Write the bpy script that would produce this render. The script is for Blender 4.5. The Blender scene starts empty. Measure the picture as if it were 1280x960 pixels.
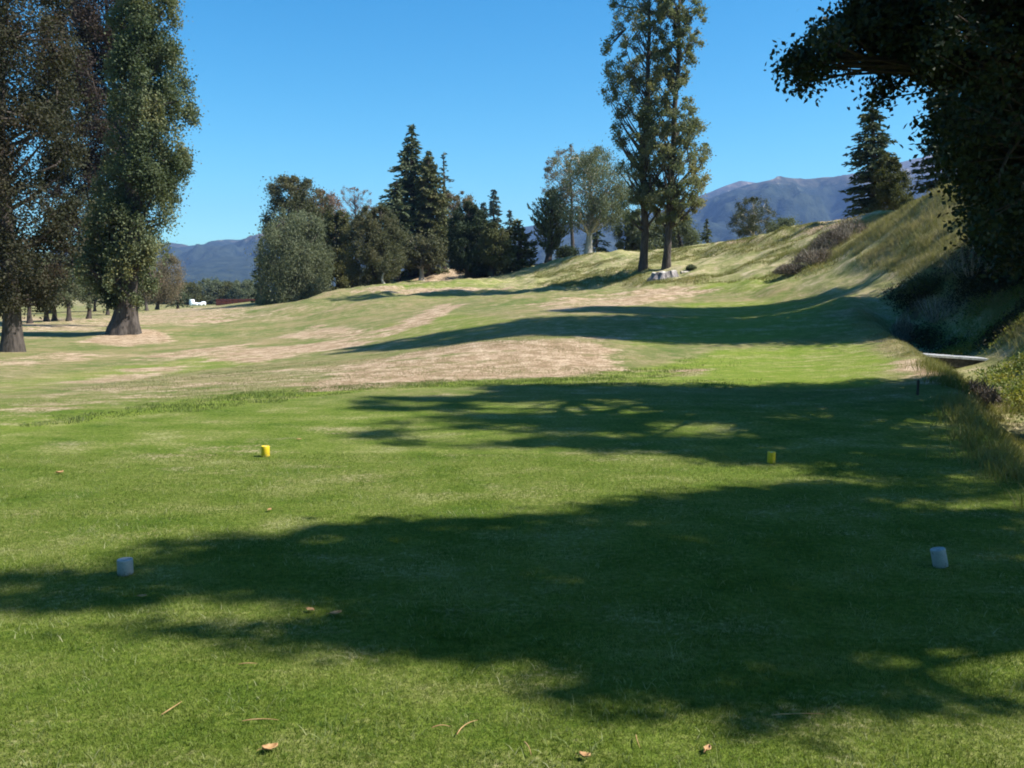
import bpy, math, random
import numpy as np
from mathutils import Vector, Matrix

RNG = np.random.default_rng(7)
random.seed(7)
SC = bpy.context.scene
COL = SC.collection
R = math.radians

# ---------------------------------------------------------------- camera maths
F = 1086.0; CX, CY = 640.0, 480.0
HOR = 368.0
PITCH = math.atan((CY - HOR) / F)
EYE = 1.6
cp, sp = math.cos(PITCH), math.sin(PITCH)

def ray(px, py):
    u = (px - CX) / F; v = (CY - py) / F
    # camera looks +Y pitched down
    return np.array([u, cp + v * sp, -sp + v * cp])

def at(px, py, Y):
    d = ray(px, py); k = Y / d[1]
    return np.array([d[0] * k, Y, EYE + d[2] * k])

def project(P):
    P = np.atleast_2d(P)
    x = P[:, 0]; y = P[:, 1]; z = P[:, 2] - EYE
    dep = y * cp - z * sp; up = y * sp + z * cp
    return CX + F * x / dep, CY - F * up / dep

# ---------------------------------------------------------------- noise
def _hash(ix, iy, iz, seed):
    n = (ix.astype(np.int64) * 374761393 + iy.astype(np.int64) * 668265263 + iz.astype(np.int64) * 2147483647 + seed * 974711) & 0xFFFFFFFF
    n = ((n ^ (n >> 13)) * 1274126177) & 0xFFFFFFFF
    n = ((n ^ (n >> 16)) * 2246822519) & 0xFFFFFFFF
    return ((n >> 8) & 0xFFFF) / 65535.0

def vnoise(x, y, z=0.0, seed=0):
    x = np.asarray(x, float); y = np.asarray(y, float); z = np.asarray(z, float) + 0 * x
    x0 = np.floor(x); y0 = np.floor(y); z0 = np.floor(z)
    fx = x - x0; fy = y - y0; fz = z - z0
    fx = fx * fx * (3 - 2 * fx); fy = fy * fy * (3 - 2 * fy); fz = fz * fz * (3 - 2 * fz)
    out = 0
    for dx in (0, 1):
        for dy in (0, 1):
            for dz in (0, 1):
                w = (fx if dx else 1 - fx) * (fy if dy else 1 - fy) * (fz if dz else 1 - fz)
                out = out + w * _hash(x0 + dx, y0 + dy, z0 + dz, seed)
    return out

def fbm(x, y, z=0.0, oct=4, seed=0):
    s = 0; a = .5; t = 0
    for i in range(oct):
        s = s + a * vnoise(np.asarray(x) * 2 ** i + 17.3 * i, np.asarray(y) * 2 ** i - 9.1 * i, z, seed + i); t += a; a *= .5
    return s / t

def sstep(a, b, x):
    t = np.clip((x - a) / (b - a), 0, 1); return t * t * (3 - 2 * t)

# ---------------------------------------------------------------- terrain
ctrl = []
for X in (-14, -10, -6.5, -3, 0, 3):
    for Y in (-8, -4, 0, 3, 6, 9):
        ctrl.append((X, Y, 0.0 if X > -12 else -.05))
for X, Y in ((-6.5, 10.4), (-3, 12), (0, 12.5), (3, 13), (6, 13), (-1, 15), (4.5, 9), (6, 10.5), (3, 15)):
    ctrl.append((X, Y, 0.0))
def c(px, py, Y): ctrl.append(tuple(at(px, py, Y)))
for a in [(0, 505, 13.5), (0, 470, 23), (0, 440, 33), (150, 470, 24), (250, 440, 33.5), (150, 415, 48), (60, 403, 66), (200, 392, 100), (110, 384, 140), (250, 380.5, 190),
          (330, 381, 170), (320, 400, 64), (300, 425, 43), (400, 440, 30), (500, 472, 17.3), (640, 474, 16.6), (800, 470, 17.5), (640, 425, 24), (540, 436, 26),
          (760, 420, 25.5), (640, 400, 31), (780, 392, 31), (700, 378, 39), (740, 364, 47), (640, 372, 47), (500, 405, 38), (440, 420, 36), (540, 386, 46), (585, 375, 53),
          (450, 380, 56), (400, 396, 54), (350, 401, 55), (345, 387, 60), (400, 367, 64), (480, 356, 70), (420, 385, 57),
          (590, 352, 76), (520, 364, 62), (600, 366, 60), (650, 354, 74), (540, 354, 76), (588, 350, 88), (550, 341, 102), (560, 336, 116), (470, 356, 92), (400, 372, 92), (340, 381, 84),
          (900, 440, 22.5), (1060, 440, 21.5), (900, 405, 28.5), (1000, 385, 31), (900, 366, 41), (980, 368, 36.5), (830, 353, 50), (700, 353, 66), (770, 356, 55),
          (1050, 392, 27.5), (1100, 410, 24.5),
          (1190, 380, 26), (1190, 320, 29), (1100, 330, 34), (1000, 330, 43), (1000, 352, 38), (900, 337, 51), (950, 318, 52), (1080, 300, 41),
          (1190, 247, 35), (1140, 262, 39.5), (1090, 271, 46), (1000, 283, 56), (940, 296, 62), (900, 303, 66), (850, 310, 70), (800, 317, 74), (740, 321, 78), (700, 325, 82), (660, 335, 86),
          (830, 334, 56), (800, 336, 57), (760, 340, 66), (700, 342, 74), (660, 350, 78), (880, 322, 59),
          (1280, 400, 20), (1280, 340, 26), (1280, 440, 16.5)]:
    c(*a)
ctrl += [(22, 40, 6.0), (25, 30, 5.4), (27, 50, 6.4), (40, 60, 6.5), (22, 60, 6.0), (20, 75, 5.6), (60, 60, 7), (60, 100, 7), (30, 100, 6), (14, 95, 4.7), (20, 130, 5), (0, 140, 4), (-60, 50, -.8), (-60, 90, -.8),
         (-60, 140, -.9), (-20, 150, -.4), (-60, 0, -.4), (-30, -15, 0), (0, -20, 0), (30, -15, 3), (24, 10, 4), (30, 20, 6), (15, 4, 1.4), (13, -6, .8), (19, 18, 3.2), (9, 0, .1), (9, 5, .35), (12, 12, .9), (-30, 20, -.55), (-40, 30, -.8)]
ctrl = np.array(ctrl)
MQ = 2.0
def _solve():
    n = len(ctrl); d = np.sqrt(((ctrl[:, None, :2] - ctrl[None, :, :2]) ** 2).sum(-1) + MQ * MQ)
    A = np.zeros((n + 3, n + 3)); A[:n, :n] = -d + np.eye(n) * .02
    A[:n, n] = 1; A[:n, n + 1:] = ctrl[:, :2]; A[n, :n] = 1; A[n + 1:, :n] = ctrl[:, :2].T
    b = np.zeros(n + 3); b[:n] = ctrl[:, 2]
    return np.linalg.solve(A, b)
_W = _solve()
DITCH = np.array([(-10, 2.6), (0, 4.2), (7.8, 6.0), (15.5, 9.2), (22, 11.2), (27, 12.3), (34, 13.2), (60, 14)])
def ditch_x(Y): return np.interp(Y, DITCH[:, 0], DITCH[:, 1])
def ground(X, Y):
    X = np.atleast_1d(np.asarray(X, float)); Y = np.atleast_1d(np.asarray(Y, float))
    out = np.empty_like(X)
    n = len(ctrl)
    for s in range(0, len(X), 20000):
        x = X[s:s + 20000]; y = Y[s:s + 20000]
        d = np.sqrt((x[:, None] - ctrl[None, :, 0]) ** 2 + (y[:, None] - ctrl[None, :, 1]) ** 2 + MQ * MQ)
        out[s:s + 20000] = -(d @ _W[:n]) + _W[n] + x * _W[n + 1] + y * _W[n + 2]
    r = np.sqrt(X ** 2 + Y ** 2)
    k = sstep(140, 250, r)
    out = out * (1 - k) + (-1.0) * k
    tee = (1 - sstep(11, 16, Y)) * (1 - sstep(3.5, 6, X)) * sstep(-16, -12, X)
    dd = X - ditch_x(Y); far_ = sstep(15, 18, Y) * (1 - sstep(24, 27, Y)); dd = np.where(dd > 0, dd * (1 - .45 * far_), -dd)
    dep = .95 * (1 - sstep(24, 33, Y)) * (1 - sstep(.25, 1.5, dd))
    out = out - dep
    # rough undulation away from the tee; stronger on the bank
    bank = sstep(.8, 2.2, out) * sstep(20, 30, Y) * (1 - k)
    amp = ((.10 + .22 * sstep(26, 45, Y)) * (1 - tee) * sstep(12, 20, np.abs(Y)) * (1 - k))
    out = out + amp * (fbm(X / 5.0, Y / 5.0, 0, 3, 3) - .5) + .6 * bank * (fbm(X / 2.2, Y / 3.0, 0, 3, 9) - .5) + .42 * bank * (fbm(X / .95, Y / 1.1, 0, 2, 19) - .5)
    return out

def g1(X, Y): return float(ground([X], [Y])[0])

_ts = np.concatenate([np.arange(1.5, 30, .05), np.arange(30, 100, .2), np.arange(100, 400, 1.)])
def pix(px, py):
    d = ray(px, py) / ray(px, py)[1]
    X = d[0] * _ts; Z = EYE + d[2] * _ts
    h = ground(X, _ts)
    i = np.argmax(h >= Z)
    if h[i] < Z[i]: i = len(_ts) - 1
    return np.array([X[i], _ts[i], h[i]])

# ---------------------------------------------------------------- mesh helper
def mesh_obj(name, V, Fc, mat=None, parent=None, smooth=False, loc=None, uvcol=None):
    me = bpy.data.meshes.new(name)
    V = np.asarray(V, np.float32)
    if loc is not None: V = V - np.asarray(loc, np.float32)
    if isinstance(Fc, np.ndarray):
        k = Fc.shape[1]; nf = len(Fc)
        me.vertices.add(len(V)); me.vertices.foreach_set('co', V.ravel())
        me.loops.add(nf * k); me.loops.foreach_set('vertex_index', Fc.ravel().astype(np.int32))
        me.polygons.add(nf); me.polygons.foreach_set('loop_start', (np.arange(nf) * k).astype(np.int32))
        me.update(calc_edges=True)
    else:
        me.from_pydata([tuple(v) for v in V], [], [tuple(int(i) for i in f) for f in Fc]); me.update()
    if smooth: me.polygons.foreach_set('use_smooth', np.ones(len(me.polygons), bool))
    if mat: me.materials.append(mat)
    o = bpy.data.objects.new(name, me); COL.objects.link(o)
    if loc is not None and parent is None: o.location = loc
    if parent is not None:
        o.parent = parent
    return o

def tag(o, label=None, cat=None, group=None, kind=None):
    if label: o['label'] = label
    if cat: o['category'] = cat
    if group: o['group'] = group
    if kind: o['kind'] = kind
    return o

def empty(name, loc, rot=(0, 0, 0)):
    o = bpy.data.objects.new(name, None); COL.objects.link(o); o.location = loc; o.rotation_euler = rot
    o.empty_display_size = .3
    return o

class MB:
    def __init__(s): s.V = []; s.F = []; s.n = 0
    def add(s, V, Fc):
        V = np.asarray(V, float); s.V.append(V); s.F += [tuple(int(i) + s.n for i in f) for f in Fc]; s.n += len(V)
    def build(s, name, mat, parent=None, loc=None, smooth=False):
        return mesh_obj(name, np.concatenate(s.V), s.F, mat, parent, smooth, loc)
    def box(s, c0, c1, M=None):
        x0, y0, z0 = c0; x1, y1, z1 = c1
        V = np.array([(x0, y0, z0), (x1, y0, z0), (x1, y1, z0), (x0, y1, z0), (x0, y0, z1), (x1, y0, z1), (x1, y1, z1), (x0, y1, z1)], float)
        if M is not None: V = np.array([M @ Vector(v) for v in V])
        s.add(V, [(0, 3, 2, 1), (4, 5, 6, 7), (0, 1, 5, 4), (1, 2, 6, 5), (2, 3, 7, 6), (3, 0, 4, 7)])

def tube_mesh(pts, rad, sides=6, flute=None):
    """pts n×3, rad n (or n×sides). returns V, F quads"""
    pts = np.asarray(pts, float); n = len(pts)
    T = np.gradient(pts, axis=0); T /= np.linalg.norm(T, axis=1)[:, None] + 1e-9
    ref = np.array([1.0, 0.13, 0.07]) if abs(T[:, 2]).mean() > .5 else np.array([.1, .1, 1.0])
    A = np.cross(T, ref); A /= np.linalg.norm(A, axis=1)[:, None] + 1e-9
    B = np.cross(T, A)
    th = np.arange(sides) * 2 * math.pi / sides
    rad = np.asarray(rad, float)
    if rad.ndim == 1: rad = rad[:, None] * np.ones(sides)[None]
    V = pts[:, None, :] + rad[:, :, None] * (np.cos(th)[None, :, None] * A[:, None, :] + np.sin(th)[None, :, None] * B[:, None, :])
    V = V.reshape(-1, 3)
    i = np.arange(n - 1)[:, None] * sides; j = np.arange(sides)[None]; j2 = (j + 1) % sides
    Q = np.stack([i + j, i + j2, i + sides + j2, i + sides + j], -1).reshape(-1, 4)
    return V, Q

class TB:
    def __init__(s): s.V = []; s.Q = []; s.n = 0
    def tube(s, pts, rad, sides=5):
        V, Q = tube_mesh(pts, rad, sides); s.V.append(V); s.Q.append(Q + s.n); s.n += len(V)
    def build(s, name, mat, parent=None, loc=None):
        return mesh_obj(name, np.concatenate(s.V), np.concatenate(s.Q), mat, parent, True, loc)

def leaf_quads(P, size, asp=.6, dirs=None, spread=1.0, rng=RNG):
    """random leaf faces (rhombus) at P"""
    n = len(P)
    u = rng.normal(size=(n, 3)); u /= np.linalg.norm(u, axis=1)[:, None]
    if dirs is not None:
        u = dirs + spread * u; u /= np.linalg.norm(u, axis=1)[:, None] + 1e-9
    w = rng.normal(size=(n, 3)); w = np.cross(u, w); w /= np.linalg.norm(w, axis=1)[:, None] + 1e-9
    s = size * rng.uniform(.65, 1.3, n)[:, None]
    a = P + u * s * .5; b = P + w * s * .5 * asp + u * s * .05; c_ = P - u * s * .5; d = P - w * s * .5 * asp + u * s * .05
    V = np.stack([a, b, c_, d], 1).reshape(-1, 3)
    Q = np.arange(n * 4).reshape(-1, 4)
    return V, Q

# ---------------------------------------------------------------- materials
def nt(name):
    m = bpy.data.materials.new(name); m.use_nodes = True
    t = m.node_tree; t.nodes.clear()
    out = t.nodes.new('ShaderNodeOutputMaterial')
    return m, t, out
def nd(t, typ, **kw):
    n = t.nodes.new(typ)
    for k, v in kw.items():
        if k in n.inputs.keys() if hasattr(n.inputs, 'keys') else False: n.inputs[k].default_value = v
        else: setattr(n, k, v)
    return n
def L(t, a, b): t.links.new(a, b)
def rgba(c): return (c[0], c[1], c[2], 1)
def ramp(t, fac, stops, interp='LINEAR'):
    r = t.nodes.new('ShaderNodeValToRGB'); r.color_ramp.interpolation = interp
    e = r.color_ramp.elements
    while len(e) < len(stops): e.new(.5)
    for el, (p, c_) in zip(e, stops): el.position = p; el.color = rgba(c_) if not isinstance(c_, float) else (c_, c_, c_, 1)
    L(t, fac, r.inputs[0]); return r.outputs[0]
def noise(t, vec, scale, detail=4, rough=.55, dist=0):
    n = t.nodes.new('ShaderNodeTexNoise'); n.inputs['Scale'].default_value = scale; n.inputs['Detail'].default_value = detail
    n.inputs['Roughness'].default_value = rough; n.inputs['Distortion'].default_value = dist
    if vec is not None: L(t, vec, n.inputs['Vector'])
    return n.outputs['Fac']
def mapping(t, vec, scale):
    n = t.nodes.new('ShaderNodeMapping'); n.inputs['Scale'].default_value = scale; L(t, vec, n.inputs['Vector']); return n.outputs[0]
def mix(t, fac, a, b, mode='MIX'):
    n = t.nodes.new('ShaderNodeMix'); n.data_type = 'RGBA'; n.blend_type = mode
    if isinstance(fac, (int, float)): n.inputs[0].default_value = fac
    else: L(t, fac, n.inputs[0])
    for s, v in ((6, a), (7, b)):
        if isinstance(v, tuple): n.inputs[s].default_value = rgba(v)
        else: L(t, v, n.inputs[s])
    return n.outputs[2]
def math_(t, op, a, b=None):
    n = t.nodes.new('ShaderNodeMath'); n.operation = op
    for s, v in ((0, a), (1, b)):
        if v is None: continue
        if isinstance(v, (int, float)): n.inputs[s].default_value = v
        else: L(t, v, n.inputs[s])
    return n.outputs[0]
def principled(t, out, color, rough=.8, spec=.3, normal=None, metallic=0):
    b = t.nodes.new('ShaderNodeBsdfPrincipled')
    if isinstance(color, tuple): b.inputs['Base Color'].default_value = rgba(color)
    else: L(t, color, b.inputs['Base Color'])
    if isinstance(rough, (int, float)): b.inputs['Roughness'].default_value = rough
    else: L(t, rough, b.inputs['Roughness'])
    b.inputs['Specular IOR Level'].default_value = spec; b.inputs['Metallic'].default_value = metallic
    if normal is not None: L(t, normal, b.inputs['Normal'])
    if out: L(t, b.outputs[0], out.inputs[0])
    return b
def bump(t, h, dist=.01, strength=1):
    n = t.nodes.new('ShaderNodeBump'); n.inputs['Distance'].default_value = dist; n.inputs['Strength'].default_value = strength
    L(t, h, n.inputs['Height']); return n.outputs[0]
def geo(t): return t.nodes.new('ShaderNodeNewGeometry')

def leaf_mat(name, cols, nscale=.5, transl=.25, rough=.65, spec=.14):
    """cols: list of 3 colours mixed by place and per leaf"""
    m, t, out = nt(name); g = geo(t)
    a = noise(t, g.outputs['Position'], nscale, 3)
    f = math_(t, 'ADD', math_(t, 'MULTIPLY', math_(t, 'SUBTRACT', a, .5), 2.2), math_(t, 'MULTIPLY', g.outputs['Random Per Island'], .38))
    f = math_(t, 'ADD', f, .31)
    n = len(cols)
    colr = ramp(t, f, [(i / (n - 1), c_) for i, c_ in enumerate(cols)])
    b = principled(t, None, colr, rough, spec)
    tr = t.nodes.new('ShaderNodeBsdfTranslucent'); L(t, mix(t, 1.0, colr, (1.5, 1.5, .8), 'MULTIPLY'), tr.inputs[0])
    ms = t.nodes.new('ShaderNodeMixShader'); ms.inputs[0].default_value = transl
    L(t, b.outputs[0], ms.inputs[1]); L(t, tr.outputs[0], ms.inputs[2]); L(t, ms.outputs[0], out.inputs[0])
    return m

def bark_mat(name, c0, c1, sc=9):
    m, t, out = nt(name); g = geo(t)
    v = mapping(t, g.outputs['Position'], (1, 1, .22))
    a = noise(t, v, sc, 6, .65); b = noise(t, g.outputs['Position'], 1.3, 3)
    cc = ramp(t, a, [(.3, c0), (.62, c1)])
    cc = mix(t, math_(t, 'MULTIPLY', b, .5), cc, tuple(x * .6 for x in c0))
    principled(t, out, cc, .9, .15, bump(t, a, .04, 1)); return m

def simple(name, c0, c1, sc=20, rough=.6, spec=.4, lo=.35, hi=.65, bd=.002):
    m, t, out = nt(name); tc = t.nodes.new('ShaderNodeTexCoord')
    a = noise(t, tc.outputs['Object'], sc, 6, .65)
    principled(t, out, ramp(t, a, [(lo, c0), (hi, c1)]), rough, spec, bump(t, a, bd, .6)); return m

M = {}
M['bark'] = bark_mat('bark', (.03, .025, .022), (.125, .105, .092))
M['bark_dark'] = bark_mat('bark_dark', (.035, .028, .024), (.10, .08, .068))
M['bark_pale'] = bark_mat('bark_pale', (.25, .22, .18), (.55, .5, .43))
M['leaf_poplar'] = leaf_mat('leaf_poplar', [(.038, .056, .028), (.08, .102, .05), (.13, .148, .08), (.18, .17, .07)], .45)
M['leaf_brown'] = leaf_mat('leaf_brown', [(.02, .026, .015), (.034, .038, .021), (.05, .048, .028), (.05, .036, .026)], .3)
M['leaf_copper'] = leaf_mat('leaf_copper', [(.02, .018, .014), (.034, .027, .022), (.05, .034, .03), (.036, .034, .022)], .25)
M['leaf_oak'] = leaf_mat('leaf_oak', [(.010, .018, .008), (.018, .031, .012), (.032, .045, .018)], .8, .06, .6, .18)
M['leaf_dark'] = leaf_mat('leaf_dark', [(.018, .03, .013), (.032, .048, .022), (.05, .065, .03)], .5, .08)
M['leaf_grey'] = leaf_mat('leaf_grey', [(.07, .085, .05), (.12, .137, .08), (.165, .178, .112)], .35)
M['leaf_olive'] = leaf_mat('leaf_olive', [(.045, .052, .02), (.085, .09, .035), (.12, .11, .045)], .35)
M['leaf_brownolive'] = leaf_mat('leaf_brownolive', [(.05, .058, .03), (.085, .088, .046), (.12, .11, .06)], .35)
M['leaf_tan'] = leaf_mat('leaf_tan', [(.10, .09, .05), (.17, .14, .09), (.22, .16, .11)], .4)
M['leaf_pink'] = leaf_mat('leaf_pink', [(.12, .085, .065), (.2, .13, .1), (.25, .17, .14)], .4)
M['leaf_pair'] = leaf_mat('leaf_pair', [(.07, .085, .045), (.115, .135, .075), (.17, .18, .11), (.24, .2, .08)], .35, .35)
M['needle'] = leaf_mat('needle', [(.04, .056, .03), (.07, .088, .044), (.10, .115, .058)], .3, .1)
M['needle_olive'] = leaf_mat('needle_olive', [(.05, .062, .026), (.085, .092, .036), (.12, .112, .046)], .25, .1)
M['needle_blue'] = leaf_mat('needle_blue', [(.03, .045, .035), (.05, .07, .055), (.075, .09, .07)], .3, .1)
M['undergrowth'] = leaf_mat('undergrowth_shade_leaf', [(.018, .02, .01), (.035, .035, .016), (.06, .045, .025)], .8, .1)  # brown leaf colour darkened to deepen the shade at the slope foot
M['leaf_gum'] = leaf_mat('leaf_gum', [(.04, .05, .03), (.07, .08, .045), (.11, .11, .065)], .5, .15)

# ---------------------------------------------------------------- ground sheet
def axis(dense0, dense1, step, far0, far1):
    mid = np.arange(dense0, dense1 + 1e-6, step)
    def grow(start, end, sgn):
        out = []; v = start; s = step
        while abs(v - start) < abs(end - start):
            s *= 1.12; v += sgn * s; out.append(v)
        return out
    return np.array(grow(mid[0], far0, -1)[::-1] + list(mid) + grow(mid[-1], far1, 1))

def poly_dist(P, poly):
    """signed distance (positive inside)"""
    P = np.asarray(P); x = P[:, 0]; y = P[:, 1]; n = len(poly)
    ins = np.zeros(len(P), bool); d2 = np.full(len(P), 1e18)
    for i in range(n):
        x0, y0 = poly[i][:2]; x1, y1 = poly[(i + 1) % n][:2]
        cond = ((y0 > y) != (y1 > y)) & (x < (x1 - x0) * (y - y0) / (y1 - y0 + 1e-12) + x0)
        ins ^= cond
        dx, dy = x1 - x0, y1 - y0
        tt = np.clip(((x - x0) * dx + (y - y0) * dy) / (dx * dx + dy * dy + 1e-12), 0, 1)
        d2 = np.minimum(d2, (x - x0 - tt * dx) ** 2 + (y - y0 - tt * dy) ** 2)
    d = np.sqrt(d2); return np.where(ins, d, -d)

DRY = [([(400, 488), (460, 450), (560, 432), (650, 424), (735, 428), (795, 445), (780, 458), (700, 471), (640, 474), (560, 476), (480, 482)], 1.0, .5),
       ([(0, 532), (150, 505), (300, 486), (430, 478), (470, 452), (360, 458), (240, 468), (120, 485), (0, 505)], .42, .7),
       ([(250, 448), (330, 434), (440, 424), (480, 429), (400, 440), (320, 452)], .95, .5),
       ([(90, 478), (150, 462), (230, 456), (215, 466), (130, 480)], .8, .5),
       ([(500, 407), (530, 388), (556, 378), (580, 380), (560, 392), (530, 407)], 1.0, .3),
       ([(420, 425), (500, 405), (530, 407), (470, 424)], .7, .3),
       ([(340, 420), (400, 407), (460, 412), (440, 421), (370, 426)], .8, .5),
       ([(660, 380), (740, 368), (860, 358), (905, 362), (850, 374), (760, 384), (700, 390)], .75, .6),
       ([(430, 364), (480, 357), (600, 359), (650, 362), (540, 367), (460, 368)], .65, .5),
       ([(100, 428), (155, 411), (200, 414), (215, 426), (160, 434)], 1.0, .5),
       ([(0, 418), (0, 392), (120, 398), (230, 384), (320, 388), (345, 400), (200, 404), (120, 413)], .65, 2.0),
       ([(170, 449), (230, 437), (310, 430), (300, 440), (210, 452)], .8, .4),
       ([(0, 450), (80, 440), (130, 444), (60, 456), (0, 462)], .6, .5),
       ([(515, 350), (560, 336), (592, 337), (560, 351)], 1.2, .6),
       ([(650, 425), (760, 420), (860, 418), (800, 424), (700, 428)], .5, .5),
       ([(150, 572), (300, 553), (410, 544), (380, 562), (250, 576)], .32, .5),
       ([(840, 465), (880, 460), (892, 467), (852, 471)], .9, .25),
       ([(1000, 290), (1060, 268), (1100, 268), (1060, 278), (1000, 296)], .8, 1.),
       ([(890, 306), (940, 298), (960, 298), (930, 306)], .9, 1.),
       ([(1100, 440), (1120, 452), (1180, 490), (1230, 520), (1240, 500), (1190, 470), (1140, 445)], .8, .4)]
LUSH = [([(0, 542), (150, 524), (300, 507), (460, 488), (640, 482), (900, 485), (1100, 482), (1120, 445), (1060, 425), (900, 436), (800, 462), (640, 474), (460, 480), (300, 492), (150, 512), (0, 530)], 1.0, .3),
        ([(860, 380), (960, 366), (1040, 380), (1040, 420), (900, 430), (800, 430)], .8, .8),
        ([(880, 352), (960, 340), (1010, 345), (960, 362), (860, 364)], .9, 1.0),
        ([(480, 357), (560, 352), (640, 352), (640, 358), (560, 360), (480, 360)], .5, 1.0),
        ([(480, 410), (560, 392), (640, 400), (600, 412), (500, 425)], .5, .8),
        ([(0, 475), (120, 462), (300, 440), (330, 450), (200, 470), (0, 490)], .6, .8)]

def build_ground():
    xs = axis(-34, 30, .34, -5200, 5200); ys = axis(1, 92, .34, -500, 5200)
    X, Y = np.meshgrid(xs, ys); x = X.ravel(); y = Y.ravel()
    z = ground(x, y)
    V = np.stack([x, y, z], 1)
    nx, ny = len(xs), len(ys)
    i = np.arange(ny - 1)[:, None] * nx; j = np.arange(nx - 1)[None]
    Q = np.stack([i + j, i + j + 1, i + nx + j + 1, i + nx + j], -1).reshape(-1, 4)
    o = mesh_obj('ground', V, Q, None, smooth=True)
    near = (np.abs(x) < 120) & (y > 0) & (y < 220)
    P = np.stack([x, y], 1)[near]
    wob = (fbm(P[:, 0] / 1.7, P[:, 1] / 1.7, 0, 4, 21) - .5) * 2
    dry = np.zeros(near.sum()); lush = np.zeros(near.sum())
    for polys, arr in ((DRY, dry), (LUSH, lush)):
        for pl, st, soft in polys:
            W = [pix(*p)[:2] for p in pl]
            d = poly_dist(P, W) + wob * soft * 1.6
            np.maximum(arr, st * sstep(-soft, soft, d), out=arr)
    zz = z[near]
    rough = sstep(1.6, 2.6, zz) * sstep(22, 34, P[:, 1]) * sstep(0, 6, P[:, 0] + .08 * P[:, 1])
    rough = np.maximum(rough, sstep(-.2, .9, P[:, 0] - ditch_x(P[:, 1]) + 1.4) * (1 - sstep(40, 60, P[:, 1])))
    rough *= (1 - .75 * np.clip(lush, 0, 1))
    full = np.zeros((len(x), 4), np.float32); full[:, 3] = 1
    full[near, 0] = np.clip(dry, 0, 1); full[near, 1] = np.clip(lush, 0, 1); full[near, 2] = rough
    far = np.sqrt(x * x + y * y)
    full[~near, 0] = .35
    ca = o.data.color_attributes.new('cover', 'FLOAT_COLOR', 'POINT'); ca.data.foreach_set('color', full.ravel())
    m, t, out = nt('turf'); g = geo(t); pos = g.outputs['Position']
    at_ = t.nodes.new('ShaderNodeAttribute'); at_.attribute_name = 'cover'
    sep = t.nodes.new('ShaderNodeSeparateColor'); L(t, at_.outputs['Color'], sep.inputs[0])
    sx = t.nodes.new('ShaderNodeSeparateXYZ'); L(t, pos, sx.inputs[0])
    big = noise(t, pos, .35, 5, .6); mid = noise(t, pos, 2.2, 6, .7); fine = noise(t, pos, 26, 5, .7); vf = noise(t, pos, 150, 3, .7)
    streak = noise(t, mapping(t, pos, (.85, 1.25, 1)), 1.1, 6, .68)
    streak2 = noise(t, mapping(t, pos, (.26, .75, 1)), 1.2, 6, .68)
    tee = ramp(t, math_(t, 'ADD', math_(t, 'MULTIPLY', streak, .6), math_(t, 'MULTIPLY', fine, .4)), [(.37, (.064, .12, .011)), (.49, (.13, .178, .026)), (.56, (.19, .215, .055)), (.63, (.30, .30, .125))])
    fair = ramp(t, math_(t, 'ADD', math_(t, 'MULTIPLY', big, .5), math_(t, 'MULTIPLY', mid, .5)), [(.36, (.10, .145, .035)), (.5, (.19, .19, .07)), (.62, (.31, .235, .125))])
    isfair = ramp(t, math_(t, 'DIVIDE', sx.outputs[1], 30.0), [(.40, 0.0), (.55, 1.0)])
    col = mix(t, isfair, tee, fair)
    lushc = ramp(t, mid, [(.3, (.13, .20, .022)), (.7, (.22, .26, .045))])
    col = mix(t, sep.outputs[1], col, lushc)
    roughc = ramp(t, math_(t, 'ADD', math_(t, 'MULTIPLY', noise(t, pos, 1.1, 8, .72), .75), math_(t, 'MULTIPLY', fine, .25)), [(.36, (.12, .135, .045)), (.46, (.24, .245, .09)), (.54, (.37, .33, .16)), (.64, (.56, .46, .3))])
    col = mix(t, math_(t, 'MULTIPLY', sep.outputs[2], .85), col, roughc)
    dryn = math_(t, 'ADD', math_(t, 'MAXIMUM', sep.outputs[0], math_(t, 'MULTIPLY', isfair, .30)), math_(t, 'MULTIPLY', math_(t, 'SUBTRACT', math_(t, 'ADD', math_(t, 'ADD', math_(t, 'MULTIPLY', mid, .6), math_(t, 'MULTIPLY', streak2, 1.0)), math_(t, 'MULTIPLY', fine, .5)), 1.05), 3.0))
    dryf = math_(t, 'MULTIPLY', ramp(t, dryn, [(.25, 0.0), (.8, 1.0)]), math_(t, 'MINIMUM', math_(t, 'ADD', math_(t, 'MULTIPLY', sep.outputs[0], 1.5), .35), 1.0))
    dryc = ramp(t, math_(t, 'ADD', math_(t, 'MULTIPLY', mid, .5), math_(t, 'MULTIPLY', fine, .5)), [(.38, (.2, .135, .075)), (.5, (.35, .245, .155)), (.61, (.64, .5, .36))])
    col = mix(t, dryf, col, dryc)
    tex = math_(t, 'ADD', math_(t, 'ADD', math_(t, 'MULTIPLY', fine, .7), math_(t, 'MULTIPLY', vf, .6)), math_(t, 'MULTIPLY', noise(t, pos, 7.5, 5, .75), .5))
    col = mix(t, 1.0, col, ramp(t, tex, [(.62, .62), (1.15, 1.38)]), 'MULTIPLY')
    col = mix(t, 1.0, col, (.70, .70, .70), 'MULTIPLY')
    principled(t, out, col, .95, .08, bump(t, math_(t, 'ADD', fine, math_(t, 'MULTIPLY', vf, .35)), .03, .9))
    o.data.materials.append(m)
    tag(o, 'undulating golf course turf with mown tee, dry fairway and rough bank', kind='structure')
    return o
build_ground()

# ---------------------------------------------------------------- trees
def trunk_pts(base, top, lean=0.0, seed=0, n=9):
    rg = np.random.default_rng(seed); t = np.linspace(0, 1, n)[:, None]
    base = np.asarray(base, float); top = np.asarray(top, float); h = top[2] - base[2]
    p = base + (top - base) * t
    off = np.cumsum(rg.normal(size=(n, 2)), 0) * h * .006; off -= off[0]
    off -= t * off[-1]
    p[:, :2] += off; return p

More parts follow.
